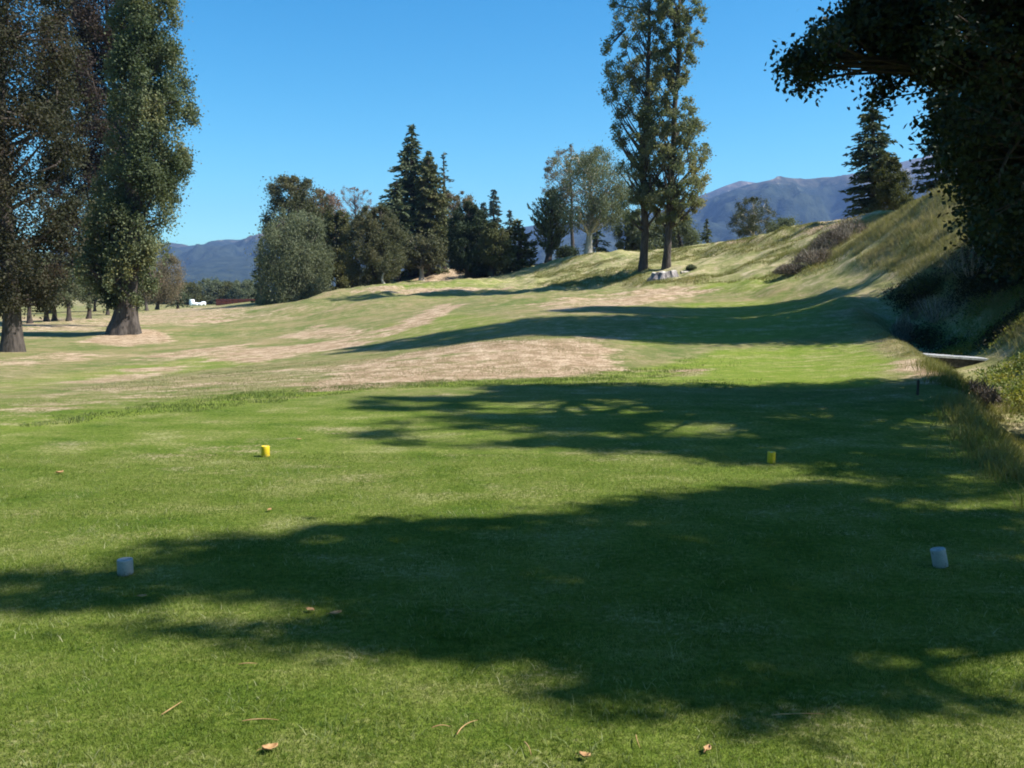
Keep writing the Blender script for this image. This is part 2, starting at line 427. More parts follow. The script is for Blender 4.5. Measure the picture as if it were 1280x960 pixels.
def add_trunk(tb, pts, r0, r1, flare=.6, sides=12, flute=.0, seed=0):
    rg = np.random.default_rng(seed)
    n = 22; tt = np.linspace(0, 1, n) ** 1.5
    src = np.linspace(0, 1, len(pts))
    P = np.stack([np.interp(tt, src, pts[:, k]) for k in range(3)], 1)
    P[0, 2] -= .35
    h = P[:, 2] - pts[0, 2]
    rr = (r1 + (r0 - r1) * (1 - tt) ** .8) * (1 + flare * np.exp(-np.maximum(h, 0) / (r0 * 1.6)))
    th = np.arange(sides) * 2 * math.pi / sides
    fl = np.zeros((n, sides))
    for k in (3, 5, 8):
        fl += np.sin(k * th[None] + rg.uniform(0, 6) + h[:, None] * .25) / 2.2
    amp = flute * (.35 + np.exp(-np.maximum(h, 0) / (r0 * 3)))[:, None]
    tb.tube(P, rr[:, None] * (1 + amp * fl), sides)

def curve3(a, b, c_, n=5):
    t = np.linspace(0, 1, n)[:, None]
    return (1 - t) ** 2 * a + 2 * t * (1 - t) * b + t * t * c_

def rows_world(rows, Y):
    """rows (py, pxL, pxR) -> z, cx, r sorted by z"""
    out = []
    for py, a, b in rows:
        A = at(a, py, Y); B = at(b, py, Y); out.append((A[2], (A[0] + B[0]) / 2, (B[0] - A[0]) / 2))
    out.sort(); return np.array(out)

def tree(label, bpx, Y, rows, leaf='leaf_poplar', bark='bark', r0=.25, n=120, cr=.12, lpc=40, leaf_size=.25, asp=.6, up=.55,
         seed=1, group=None, name='tree', gap=.0, hang=0, flute=.0, sides=12, flare=.6, bpy_=None, depth=.9, limbs=28, cvs=1.0, shell=.5, trunk_top=.85, basexy=None, cat='tree', bend=None, shear=0.0):
    rg = np.random.default_rng(seed)
    W = rows_world(rows, Y)
    bx = at(bpx, 380, Y)[0] if basexy is None else basexy[0]
    by = Y if basexy is None else basexy[1]
    bz = g1(bx, by)
    z0, z1 = W[0, 0], W[-1, 0]
    # clump centres
    zs = rg.uniform(z0, z1, n * 8); cx = np.interp(zs, W[:, 0], W[:, 1]); rr = np.interp(zs, W[:, 0], W[:, 2])
    keep = rg.uniform(0, 1, len(zs)) < (rr / W[:, 2].max()) ** 1.3 + .03
    zs, cx, rr = zs[keep], cx[keep], rr[keep]
    ang = rg.uniform(0, 2 * math.pi, len(zs)); rho = shell + (1 - shell) * rg.uniform(0, 1, len(zs)) ** .6
    rho = np.where(rg.uniform(size=len(zs)) < .25, rg.uniform(0, shell, len(zs)), rho)
    rm = W[:, 2].mean(); cl = cr * rm * rg.uniform(.7, 1.3, len(zs)) * np.clip(rr / rm, .45, 1.3)
    lob = .90 + .36 * fbm(np.cos(ang) * 1.3 + 5, np.sin(ang) * 1.3 + zs / max(rm, .5) * .9, seed * 3.3, 2, seed)
    ri = np.maximum(rr * lob - cl * .7, .02)
    C = np.stack([cx + ri * rho * np.cos(ang), Y + depth * ri * rho * np.sin(ang), zs], 1)
    if shear:
        q = (C[:, 2] - z0) / (z1 - z0); C[:, 1] = Y + (C[:, 1] - Y) * (.55 + .45 * q) + shear * (q - .5)
    if gap > 0:
        k = rm * .55
        nz = vnoise(C[:, 0] / k, C[:, 1] / k, C[:, 2] / k + seed, seed)
        kk = nz > gap; C, cl = C[kk], cl[kk]
    C, cl = C[:n], cl[:n]
    loc = (bx, by, bz)
    root = empty(name, loc); tag(root, label, cat, group)
    tb = TB()
    top = np.array([np.interp(z0 + (z1 - z0) * trunk_top, W[:, 0], W[:, 1]), Y, bz + (z1 - bz) * trunk_top + 0])
    pts = trunk_pts(loc, top, seed=seed)
    if bend is not None: pts[:, 0] += bend * np.sin(np.linspace(0, math.pi, len(pts)))
    add_trunk(tb, pts, r0, r0 * .12, flare, sides, flute, seed)
    H = top[2] - bz
    # limbs reach to some clumps, twigs join the rest to the nearest limb end
    nl = min(limbs, len(C)); idx = rg.permutation(len(C))[:nl]
    ends = C[idx]
    for e in ends:
        rad = math.hypot(e[0] - np.interp(e[2], pts[:, 2], pts[:, 0]), e[1] - Y)
        hz = (e[2] - bz) - rad * up * 1.4
        hz = np.clip(hz, H * .12, H * .97)
        s = np.interp(bz + hz, pts[:, 2], np.linspace(0, 1, len(pts)))
        a = np.array([np.interp(s, np.linspace(0, 1, len(pts)), pts[:, k]) for k in range(3)])
        m_ = (a + e) / 2 + np.array([0, 0, -.12 * rad + (.0 if up > .3 else .2 * rad)]) + rg.normal(size=3) * .06 * rad
        ra = max(r0 * (1 - .85 * s) * .42, .02)
        tb.tube(curve3(a, m_, e, 6), np.linspace(ra, ra * .18, 6), 5)
    if len(C) > nl:
        rest = np.setdiff1d(np.arange(len(C)), idx)
        for i in rest[:220]:
            d = ((ends - C[i]) ** 2).sum(1); j = d.argmin(); a = ends[j]
            a = a * .75 + .25 * np.array([np.interp(a[2], pts[:, 2], pts[:, 0]), Y, a[2] - .1])
            tb.tube(curve3(a, (a + C[i]) / 2, C[i], 3), np.array([.06, .04, .015]) * max(r0 / .35, .4), 4)
    tb.build('trunk', M[bark], root, loc)
    # leaves
    k = len(C); cnt = lpc
    if leaf_size > .19: cnt = int(lpc * 2.6); leaf_size *= .62
    base = np.repeat(C, cnt, 0); cs = np.repeat(cl, cnt)[:, None]
    g = rg.normal(size=(k * cnt, 3)); g /= np.linalg.norm(g, axis=1)[:, None]
    g *= rg.uniform(.1, 1, (k * cnt, 1)) ** .6 * 1.1 * np.where(rg.uniform(size=(k * cnt, 1)) < .28, rg.uniform(1, 2.3, (k * cnt, 1)), 1)
    g[:, 2] *= cvs
    P = base + g * cs
    if hang: P[:, 2] -= rg.uniform(0, 1, len(P)) ** 2 * hang * cs[:, 0] * 2.2
    dirs = None; spread = 1
    if hang: dirs = np.tile([0, 0, -1.], (len(P), 1)); spread = .8
    V, Q = leaf_quads(P, leaf_size, asp, dirs, spread, rg)
    mesh_obj('crown', V, Q, M[leaf], root, False, loc)
    return root

def conifer(label, bpx, Y, rows, leaf='needle', bark='bark_dark', r0=.3, step=.5, nb=7, fs=.5, seed=1, group=None, name='conifer', droop=.15, dens=9, upsw=0., jit=.25, ragged=.3, asp=.3, trunkvis=True, cat='tree', spread=.55):
    fs *= .72; dens *= 1.25
    rg = np.random.default_rng(seed); W = rows_world(rows, Y)
    bx = at(bpx, 380, Y)[0]; bz = g1(bx, Y); loc = (bx, Y, bz)
    root = empty(name, loc); tag(root, label, cat, group)
    z0, z1 = W[0, 0], W[-1, 0]
    pts = trunk_pts(loc, (W[-1, 1], Y, z1), seed=seed)
    tb = TB(); add_trunk(tb, pts, r0, .02, .4, 10, .05, seed)
    PP = []; DD = []
    z = z0
    while z < z1:
        cx = np.interp(z, W[:, 0], W[:, 1]); r = np.interp(z, W[:, 0], W[:, 2]); tx = np.interp(z, pts[:, 2], pts[:, 0])
        lv = rg.uniform(1 - ragged, 1.08)
        for b in range(nb):
            a = rg.uniform(0, 2 * math.pi); ln = max(r * lv * rg.uniform(1 - jit, 1.22), .12)
            st = np.array([tx, Y, z + rg.uniform(-.5, .5) * step]); e = np.array([cx + ln * math.cos(a), Y + ln * .95 * math.sin(a), st[2] - droop * ln + upsw * ln])
            m_ = (st + e) / 2 + np.array([0, 0, (.10 if not upsw else -.15) * ln])
            c5 = curve3(st, m_, e, 6)
            if ln > .5: tb.tube(c5[::2], np.array([.05, .03, .01]) * min(r0 / .3, 1.2), 4)
            k = max(int(dens * ln / fs * .5), 4); tt = rg.uniform(.12, 1, k) ** .75
            pp = np.stack([np.interp(tt, np.linspace(0, 1, 6), c5[:, q]) for q in range(3)], 1)
            side = np.cross(e - st, [0, 0, 1.]); side /= np.linalg.norm(side) + 1e-9
            lat = rg.uniform(-1, 1, (k, 1)) * .32 * ln * (1 - tt[:, None] * .75)
            pp = pp + side * lat + rg.normal(size=(k, 3)) * fs * .14
            pp[:, 2] -= np.abs(lat[:, 0]) * .25
            dr = (e - st) / np.linalg.norm(e - st) + side * np.sign(lat) * .6 + np.array([0, 0, -.15 + upsw])
            PP.append(pp); DD.append(dr)
        z += step * rg.uniform(.7, 1.3)
    tb.build('trunk', M[bark], root, loc)
    P = np.concatenate(PP); D = np.concatenate(DD); D /= np.linalg.norm(D, axis=1)[:, None]
    V, Q = leaf_quads(P, fs, asp, D, spread, rg)
    mesh_obj('crown', V, Q, M[leaf], root, False, loc)
    return root

# ---- left side: the great poplar and its neighbours
tree('dark brownish green tree with a stout trunk at the left edge of the photo', 13, 34,
     [(-230, -70, 50), (-100, -110, 85), (0, -120, 94), (100, -125, 98), (200, -115, 96), (300, -95, 92), (345, -75, 84), (392, -50, 56)],
     'leaf_brown', 'bark', .33, 380, .19, 380, .115, .65, .55, 11, gap=.14, limbs=50, flute=.1, sides=20, flare=.45, name='broadleaf_tree')
tree('tall green poplar with a broad fluted flared trunk on bare earth', 155, 47,
     [(-260, 150, 195), (-120, 130, 215), (0, 138, 224), (60, 142, 234), (110, 142, 240), (170, 138, 240), (220, 130, 230), (260, 116, 216), (300, 102, 206), (340, 98, 196), (382, 138, 178)],
     'leaf_poplar', 'bark', .5, 560, .19, 300, .125, .7, .9, 12, gap=.34, limbs=80, flute=.16, sides=36, flare=.85, name='poplar_tree', cvs=1.6)
tree('tall copper leaved tree rising behind the flared poplar trunk', 158, 61,
     [(-240, 80, 150), (-100, 60, 172), (0, 50, 178), (100, 48, 176), (200, 54, 172), (280, 60, 160), (345, 70, 150)],
     'leaf_copper', 'bark_dark', .27, 420, .2, 130, .25, .65, .7, 13, gap=.15, limbs=50, name='copper_tree')
G1 = 'small trees in a row behind the big poplar'
rowt = [('leaning trunk beside the stout dark tree', 36, 66, 16), ('short grey green crown above a straight thin trunk', 57, 68, 14), ('very thin trunk, narrowest of the row', 67, 69, 9),
        ('pale lit trunk midway between the two big trunks', 85, 68, 14), ('slim trunk just left of the poplar crown edge', 110, 72, 14)]
for i, (d, px, Y, w) in enumerate(rowt):
    tree('small grey green tree with ' + d, px, Y, [(318, px - w, px + w), (345, px - w * 1.4, px + w * 1.4), (365, px - w * 1.3, px + w * 1.3), (384, px - w * .8, px + w * .7)],
         'leaf_grey', 'bark_dark', .17, 60, .3, 60, .2, .6, .5, 30 + i, group=G1, limbs=14, trunk_top=.8)
G2 = 'distant trees across the left field'
fart = [('dull green tree far left with low round crown', 20, 105, 30, 338, 'leaf_dark'), ('dark far tree behind the thin trunks', 62, 112, 26, 336, 'leaf_olive'), ('dark green far tree seen left of the poplar trunk', 118, 118, 26, 340, 'leaf_dark'),
        ('pale leaved far tree beside the flared trunk', 134, 100, 15, 330, 'leaf_grey'), ('dark far tree right behind the flared trunk', 172, 125, 20, 345, 'leaf_dark')]
for i, (d, px, Y, w, top, lf) in enumerate(fart):
    tree(d, px, Y, [(top, px - w * .4, px + w * .4), (top + 14, px - w, px + w), (368, px - w * .9, px + w), (378, px - w * .5, px + w * .5)], lf, 'bark_dark', .18, 60, .28, 60, .33, .6, .5, 50 + i, group=G2, limbs=12)
tree('pale olive willow with forked trunk at the right of the poplar', 196, 118, [(318, 200, 218), (328, 184, 228), (345, 176, 231), (362, 176, 224), (374, 185, 210)], 'leaf_tan', 'bark', .22, 120, .24, 70, .3, .4, .4, 60, hang=1.0, limbs=20, name='willow_tree')
tree('second thinner pale willow close behind the flared poplar trunk', 183, 112, [(335, 165, 190), (350, 160, 197), (372, 168, 192)], 'leaf_tan', 'bark', .2, 60, .26, 60, .3, .4, .4, 61, hang=1.0, limbs=12, name='willow_tree')
conifer('small dark pointed conifer beside the pale olive willow', 222, 130, [(338, 221, 224), (352, 213, 230), (368, 208, 236), (380, 206, 238)], 'needle', 'bark_dark', .2, .5, 8, .6, 62)
far2 = [('low grey green bush tree left of the white bales', 236, 215, 16, 354, 'leaf_olive'), ('round olive tree standing behind the white bales', 262, 220, 20, 350, 'leaf_grey'),
        ('dull round tree above the left end of the red fence', 286, 222, 18, 353, 'leaf_olive'), ('low round tree above the middle of the red fence', 305, 218, 17, 352, 'leaf_grey'),
        ('dark far tree filling the gap beside the big willow', 322, 226, 20, 356, 'leaf_dark'), ('low dark hedge tree far behind the willow trunks', 205, 230, 26, 357, 'leaf_dark')]
for i, (d, px, Y, w, top, lf) in enumerate(far2):
    tree(d, px, Y, [(top, px - w * .5, px + w * .5), (top + 8, px - w, px + w), (370, px - w * 1.1, px + w * 1.1), (381, px - w, px + w)], lf, 'bark_dark', .25, 90, .26, 60, .5, .6, .4, 70 + i, group=G2, limbs=10)

# ---- middle group behind the raised green
tree('dark tree with open dark top behind the big grey green willow', 352, 94, [(222, 345, 378), (236, 336, 402), (262, 332, 416), (300, 330, 418), (345, 335, 412), (370, 345, 400)], 'leaf_brownolive', 'bark_dark', .4, 300, .2, 60, .35, .6, .5, 80, gap=.25, limbs=40)
tree('reddish leaved tree behind the willow, thin at the top', 405, 97, [(238, 392, 412), (250, 382, 428), (270, 378, 438), (300, 380, 436), (340, 385, 430)], 'leaf_pink', 'bark', .3, 200, .19, 40, .3, .5, .6, 81, gap=.2, limbs=40)
tree('big grey green weeping willow at the left end of the grove', 365, 84, [(262, 345, 385), (275, 335, 404), (300, 322, 412), (325, 318, 415), (350, 316, 412), (375, 320, 400), (392, 330, 385)], 'leaf_grey', 'bark_dark', .4, 240, .2, 90, .33, .35, .4, 82, hang=1.2, gap=.2, limbs=40, name='willow_tree')
conifer('small dark pointed tree tucked behind the willow left side', 325, 90, [(300, 324, 328), (330, 316, 336), (375, 312, 345)], 'needle', 'bark_dark', .25, .45, 8, .6, 83)
tree('olive green tree between the willow and the round thicket tree', 425, 88, [(262, 412, 430), (280, 402, 442), (310, 398, 448), (350, 402, 448), (375, 408, 445)], 'leaf_olive', 'bark_dark', .3, 140, .2, 80, .33, .6, .45, 84, gap=.2)
tree('bare pinkish tree with thin twigs above the grove', 446, 105, [(230, 432, 446), (240, 424, 464), (258, 422, 468), (285, 425, 464)], 'leaf_pink', 'bark', .25, 120, .09, 14, .2, .5, .7, 85, limbs=110, name='bare_tree')
tree('round brown olive tree at the edge of the raised green', 468, 80, [(259, 455, 480), (272, 438, 495), (295, 428, 506), (320, 425, 509), (342, 432, 500), (356, 445, 488)], 'leaf_brownolive', 'bark_dark', .3, 260, .17, 90, .3, .35, .5, 86, gap=.15, limbs=50)
tree('young tree with a crooked pale trunk beside the round olive tree', 482, 77, [(318, 470, 500), (330, 466, 505), (340, 474, 500)], 'leaf_brownolive', 'bark_pale', .13, 30, .3, 40, .25, .4, .4, 87, limbs=14, bend=-.4, trunk_top=.6)
conifer('tallest dark conifer of the grove with ragged spire', 515, 100, [(156, 513, 518), (180, 503, 525), (200, 488, 532), (225, 476, 546), (250, 468, 558), (275, 470, 566), (310, 474, 570), (340, 482, 560)], 'needle', 'bark_dark', .5, .55, 14, .8, 90, dens=15, ragged=.4, jit=.5)
conifer('olive conifer with rounded shoulder right of the tallest spire', 536, 98, [(190, 534, 538), (205, 524, 546), (235, 516, 558), (270, 512, 566), (310, 512, 566), (340, 518, 560)], 'needle_olive', 'bark_dark', .45, .4, 14, .6, 91, dens=14, ragged=.2, spread=.9)
conifer('sparse blue grey conifer leaning right behind the olive conifer', 556, 108, [(190, 553, 556), (205, 549, 562), (225, 548, 570), (240, 550, 573), (275, 545, 570), (330, 545, 566)], 'needle_blue', 'bark_dark', .35, .9, 7, .7, 92, dens=8, ragged=.5, jit=.5)
conifer('very dark drooping conifer on the left flank of the spire', 497, 97, [(226, 494, 498), (240, 480, 505), (260, 468, 520), (285, 478, 520), (330, 484, 520)], 'needle', 'bark_dark', .35, .5, 10, .8, 93, dens=10)
tree('pale brown fluffy tree right of the tall conifers', 566, 104, [(238, 562, 578), (248, 552, 590), (270, 546, 594), (300, 545, 594), (335, 550, 590)], 'leaf_tan', 'bark_pale', .3, 130, .2, 70, .3, .5, .5, 94, limbs=40)
tree('shadowy grey tree with a pale trunk under the conifers', 527, 93, [(295, 500, 550), (315, 500, 560), (332, 505, 556)], 'leaf_brownolive', 'bark_pale', .25, 80, .2, 70, .33, .6, .3, 95)
tree('dark spreading cedar with short trunk beside the dirt ramp', 588, 86, [(253, 578, 590), (265, 566, 604), (285, 560, 612), (305, 556, 622), (325, 556, 628), (338, 566, 618)], 'leaf_dark', 'bark_dark', .45, 210, .2, 90, .33, .35, .2, 96, gap=.18, limbs=50, name='cedar_tree')
conifer('slender blue grey conifer rising behind the spreading cedar', 617, 128, [(238, 616, 619), (255, 610, 625), (275, 608, 629), (310, 606, 632)], 'needle_blue', 'bark_dark', .3, .5, 9, .9, 97)
conifer('shorter blue conifer peeping left of the slender one', 604, 132, [(252, 603, 606), (265, 598, 611), (300, 596, 614)], 'needle_blue', 'bark_dark', .3, .5, 9, .9, 98)
conifer('small blue pointed conifer above the autumn bushes', 637, 128, [(264, 636, 639), (275, 631, 643), (305, 628, 648)], 'needle_blue', 'bark_dark', .3, .5, 9, .8, 99)
tree('bushy tree with orange autumn leaves touching the cedar', 614, 84, [(280, 606, 622), (292, 600, 636), (312, 598, 644), (335, 604, 640), (346, 612, 632)], 'needle_olive', 'bark_dark', .22, 110, .22, 80, .28, .5, .3, 100)
conifer('broad olive gold conifer at the foot of the bank', 650, 85, [(274, 645, 650), (290, 634, 662), (305, 628, 672), (325, 624, 677), (340, 628, 672)], 'needle_olive', 'bark_dark', .3, .35, 12, .6, 101, upsw=.2, dens=10)
tree('dark low tree under the cedar with drooping branches', 600, 90, [(318, 575, 640), (334, 570, 650), (346, 590, 640)], 'leaf_dark', 'bark_dark', .25, 90, .22, 80, .33, .5, .2, 102)
conifer('blackish cypress with upswept branches on the bank top', 685, 84, [(238, 688, 694), (252, 678, 702), (265, 664, 708), (285, 660, 714), (300, 664, 712), (312, 672, 702), (318, 680, 694)], 'needle', 'bark_dark', .3, .35, 12, .55, 103, upsw=.75, droop=0, dens=10, name='cypress_tree')
tree('silvery crowned tree with a forked white trunk on the bank', 735, 82, [(183, 718, 745), (196, 690, 780), (215, 680, 792), (240, 688, 795), (262, 692, 786), (282, 705, 770)], 'leaf_grey', 'bark_pale', .32, 210, .17, 55, .3, .35, .5, 104, hang=.8, gap=.32, limbs=70, name='silver_tree', bend=.3)
tree('thin pinkish topped tree behind the silvery tree', 716, 96, [(183, 700, 724), (200, 682, 740), (230, 676, 735), (262, 684, 725)], 'leaf_tan', 'bark', .25, 110, .13, 25, .28, .5, .6, 105, limbs=80)
conifer('little dark conifer behind the white forked trunk', 746, 95, [(286, 743, 748), (297, 730, 758), (318, 726, 766)], 'needle', 'bark_dark', .22, .4, 9, .6, 106)
tree('low dark bush left of the white forked trunk', 705, 93, [(310, 695, 720), (320, 690, 726)], 'leaf_dark', 'bark_dark', .1, 30, .3, 50, .3, .5, .3, 107, name='bush', cat='bush')
# poplar pair
G3 = 'pair of tall poplars above the stump'
tree('taller slimmer poplar of the pair, trunk left of the stump', 803, 57,
     [(-110, 790, 830), (-30, 770, 845), (30, 762, 840), (80, 752, 835), (115, 746, 840), (150, 766, 850), (185, 764, 846), (230, 770, 842), (270, 778, 832), (288, 790, 820)],
     'leaf_pair', 'bark', .27, 420, .13, 115, .12, .7, .9, 110, group=G3, gap=.36, limbs=130, name='poplar_tree', trunk_top=.9, flare=.4)
tree('fuller poplar of the pair, trunk directly behind the stump', 832, 56,
     [(-120, 830, 870), (-40, 822, 880), (20, 818, 882), (55, 815, 880), (95, 812, 862), (130, 806, 866), (160, 800, 878), (195, 798, 890), (230, 800, 890), (262, 806, 876), (285, 815, 852)],
     'leaf_pair', 'bark', .25, 480, .14, 115, .12, .7, .9, 111, group=G3, gap=.32, limbs=130, name='poplar_tree', trunk_top=.9, flare=.4)
tree('grey green tree low behind the poplar pair', 856, 92, [(258, 830, 858), (272, 815, 866), (290, 800, 870), (308, 790, 878), (316, 800, 870)], 'leaf_grey', 'bark', .25, 130, .2, 70, .33, .5, .4, 112)
tree('low grey green tree left behind the poplar trunks', 780, 95, [(262, 770, 800), (285, 768, 812), (308, 770, 815), (316, 775, 810)], 'leaf_grey', 'bark', .25, 90, .2, 70, .33, .5, .4, 116)
conifer('small dark cone shaped conifer on the bank skyline', 883, 82, [(274, 882, 884), (284, 878, 888), (300, 873, 893)], 'needle', 'bark_dark', .15, .25, 10, .35, 113)
tree('eucalyptus with pale limbs and open crown on the bank skyline', 939, 76, [(247, 930, 950), (254, 920, 966), (266, 916, 970), (280, 914, 966), (293, 912, 960)], 'leaf_gum', 'bark_pale', .16, 110, .17, 45, .2, .4, .25, 114, gap=.34, limbs=50, name='gum_tree', trunk_top=.7)
tree('low pale grey bush right of the eucalyptus', 980, 88, [(274, 968, 990), (283, 958, 1000), (293, 960, 1000)], 'leaf_grey', 'bark', .1, 50, .26, 50, .25, .5, .3, 115, name='bush', cat='bush')
conifer('tall layered conifer standing on the brow of the right bank', 1092, 64, [(118, 1087, 1094), (150, 1073, 1108), (175, 1066, 1113), (195, 1057, 1119), (215, 1055, 1124), (240, 1052, 1126), (268, 1050, 1130)], 'needle', 'bark_dark', .35, .55, 15, .5, 117, dens=15, ragged=.35, droop=.12)
tree('olive bushy tree at the right foot of the layered conifer', 1112, 62, [(195, 1100, 1118), (215, 1092, 1130), (240, 1088, 1140), (262, 1088, 1138)], 'leaf_olive', 'bark_dark', .2, 130, .2, 70, .22, .4, .4, 118)
conifer('dark drooping conifer half hidden behind the oak at right', 1180, 52, [(80, 1172, 1185), (140, 1158, 1210), (180, 1150, 1220), (215, 1136, 1230), (245, 1128, 1240)], 'needle', 'bark_dark', .35, .55, 10, .6, 119, dens=10)
# ---- right side: dark trees on the bank above the ditch
tree('tall black green tree on the slope right of the ditch', 1490, 25,
     [(-860, 1440, 1530), (-640, 1350, 1600), (-420, 1290, 1640), (-200, 1250, 1660), (0, 1215, 1680), (120, 1195, 1680), (220, 1195, 1680), (290, 1215, 1640), (330, 1270, 1600)],
     'leaf_dark', 'bark_dark', .45, 620, .16, 110, .3, .6, .5, 130, gap=.1, limbs=60, depth=.85, shear=.5)
tree('second tall dark tree further along the slope, outside the frame', 1480, 30.2,
     [(-470, 1430, 1520), (-390, 1370, 1580), (-290, 1345, 1600), (-180, 1345, 1590), (-90, 1390, 1530)],
     'leaf_dark', 'bark_dark', .4, 300, .17, 110, .34, .6, .5, 131, gap=.1, limbs=50, depth=.8)


tree('dark round tree on the brow behind the oak at the right edge', 1290, 45, [(40, 1250, 1340), (90, 1205, 1400), (160, 1190, 1420), (230, 1195, 1400), (262, 1215, 1380)], 'leaf_dark', 'bark_dark', .3, 200, .18, 90, .3, .5, .4, 133, gap=.1)
# ---- the two trees right of the tee whose crowns shade it
SAZ, SEL = R(-11), R(49)
SUN = np.array([math.cos(SEL) * math.cos(SAZ), math.cos(SEL) * math.sin(SAZ), math.sin(SEL)])
def in_any(px, py, polys):
    P = np.stack([px, py], 1); m_ = np.zeros(len(P), bool)
    for pl in polys: m_ |= poly_dist(P, pl) > 0
    return m_
C_DARK = [(440, 495), (620, 490), (680, 485), (800, 488), (900, 493), (1000, 482), (1080, 475), (1150, 480), (1210, 500), (1290, 525), (1290, 640), (1030, 610), (960, 592), (880, 590), (760, 580), (700, 577), (600, 582), (520, 562), (425, 547), (490, 531), (452, 512)]
A_DARK = [(0, 712), (110, 725), (230, 690), (300, 660), (420, 640), (600, 635), (780, 630), (860, 616), (1000, 602), (1290, 628), (1290, 815), (1110, 803), (1085, 830), (1150, 850), (1290, 870), (1290, 905), (1150, 890), (1020, 885), (950, 920), (860, 900), (700, 860), (620, 820), (540, 830), (420, 808), (200, 792), (100, 768), (0, 762)]
HOLES = [[(500, 538), (640, 534), (660, 552), (530, 560)], [(570, 503), (780, 497), (820, 512), (610, 518)], [(800, 530), (930, 526), (930, 546), (810, 550)],
         [(710, 570), (850, 564), (950, 602), (740, 600)], [(910, 580), (1020, 576), (1040, 603), (920, 606)], [(725, 650), (875, 645), (880, 675), (750, 680)],
         [(160, 732), (350, 728), (345, 758), (180, 760)], [(310, 762), (450, 758), (440, 784), (320, 788)], [(310, 662), (490, 645), (500, 676), (330, 690)], [(630, 616), (740, 612), (740, 640), (640, 644)],
         [(690, 688), (840, 678), (850, 702), (710, 708)], [(560, 712), (700, 708), (690, 728), (580, 730)], [(860, 735), (960, 730), (960, 752), (880, 756)],
         [(500, 662), (600, 655), (600, 672), (510, 678)], [(1100, 795), (1300, 800), (1300, 880), (1150, 862), (1060, 836)]]


def caster_points(dark, n, xr, seed, zmin=5.6, zmax=15):
    rg = np.random.default_rng(seed)
    out = []
    while sum(len(o) for o in out) < n:
        X = rg.uniform(-5, 9, 4000); Y = rg.uniform(2.5, 16.5, 4000)
        px, py = project(np.stack([X, Y, 0 * X], 1))
        dd = poly_dist(np.stack([px, py], 1), dark)
        k = (dd > 2) & ~in_any(px, py, HOLES) & ((fbm(X / 1.3, Y / .33, 0, 3, 63) > np.maximum(.54 - dd / 90, np.where(px < 980, .45, .2))))
        X, Y = X[k], Y[k]
        xs = rg.uniform(xr[0], xr[1], len(X)); s = (xs - X) / SUN[0]
        P = np.stack([X, Y, 0 * X], 1) + s[:, None] * SUN
        # stay clear of the view of the sky
        qx, qy = project(P)
        ok = (P[:, 2] > zmin) & (P[:, 2] < zmax) & ((qx > 1150) | (qy < -45))
        out.append(P[ok])
    return np.concatenate(out)[:n]

def clump_tree(label, base, C, cr, lpc, lsize, leaf, r0, seed, group=None, nlimb=16, flat=.5, name='oak_tree', top=None, stretch=(1, 1, 1)):
    rg = np.random.default_rng(seed); loc = (base[0], base[1], g1(*base))
    root = empty(name, loc); tag(root, label, 'tree', group)
    tb = TB()
    if top is None: top = np.array([base[0] - .5, base[1], C[:, 2].max() * .85])
    pts = trunk_pts(loc, top, seed=seed); add_trunk(tb, pts, r0, r0 * .2, .5, 20, .1, seed)
    # k-means limbs
    cen = C[rg.permutation(len(C))[:nlimb]].copy()
    for _ in range(6):
        d = ((C[:, None] - cen[None]) ** 2).sum(-1); a = d.argmin(1)
        for k in range(nlimb):
            if (a == k).any(): cen[k] = C[a == k].mean(0)
    for k in range(nlimb):
        e = cen[k]; rad = math.hypot(e[0] - base[0], e[1] - base[1])
        hz = np.clip(e[2] - rad * .35, loc[2] + 2.0, top[2])
        s = np.interp(hz, pts[:, 2], np.linspace(0, 1, len(pts)))
        st = np.array([np.interp(s, np.linspace(0, 1, len(pts)), pts[:, q]) for q in range(3)])
        mid = (st + e) / 2 + np.array([0, 0, .12 * rad]) + rg.normal(size=3) * .25
        cc = curve3(st, mid, e, 8); ra = r0 * .3
        tb.tube(cc, np.linspace(ra, ra * .25, 8), 7)
        mem = C[a == k]
        for q in mem:
            f = rg.uniform(.55, 1); i = f * 7; j = int(min(i, 6)); p0 = cc[j] + (cc[j + 1] - cc[j]) * (i - j)
            tb.tube(curve3(p0, (p0 + q) / 2 + rg.normal(size=3) * .1, q, 4), np.array([.035, .025, .015, .006]) * (r0 / .4), 4)
    tb.build('trunk', M['bark_dark'], root, loc)
    n = len(C) * lpc
    g = rg.normal(size=(n, 3)); g[:, 2] *= flat
    g *= np.array(stretch)
    P = np.repeat(C, lpc, 0) + g * np.repeat(np.broadcast_to(cr, (len(C),)), lpc)[:, None]
    V, Q = leaf_quads(P, lsize, .62, None, 1, rg)
    mesh_obj('crown', V, Q, M[leaf], root, False, loc)
    return root

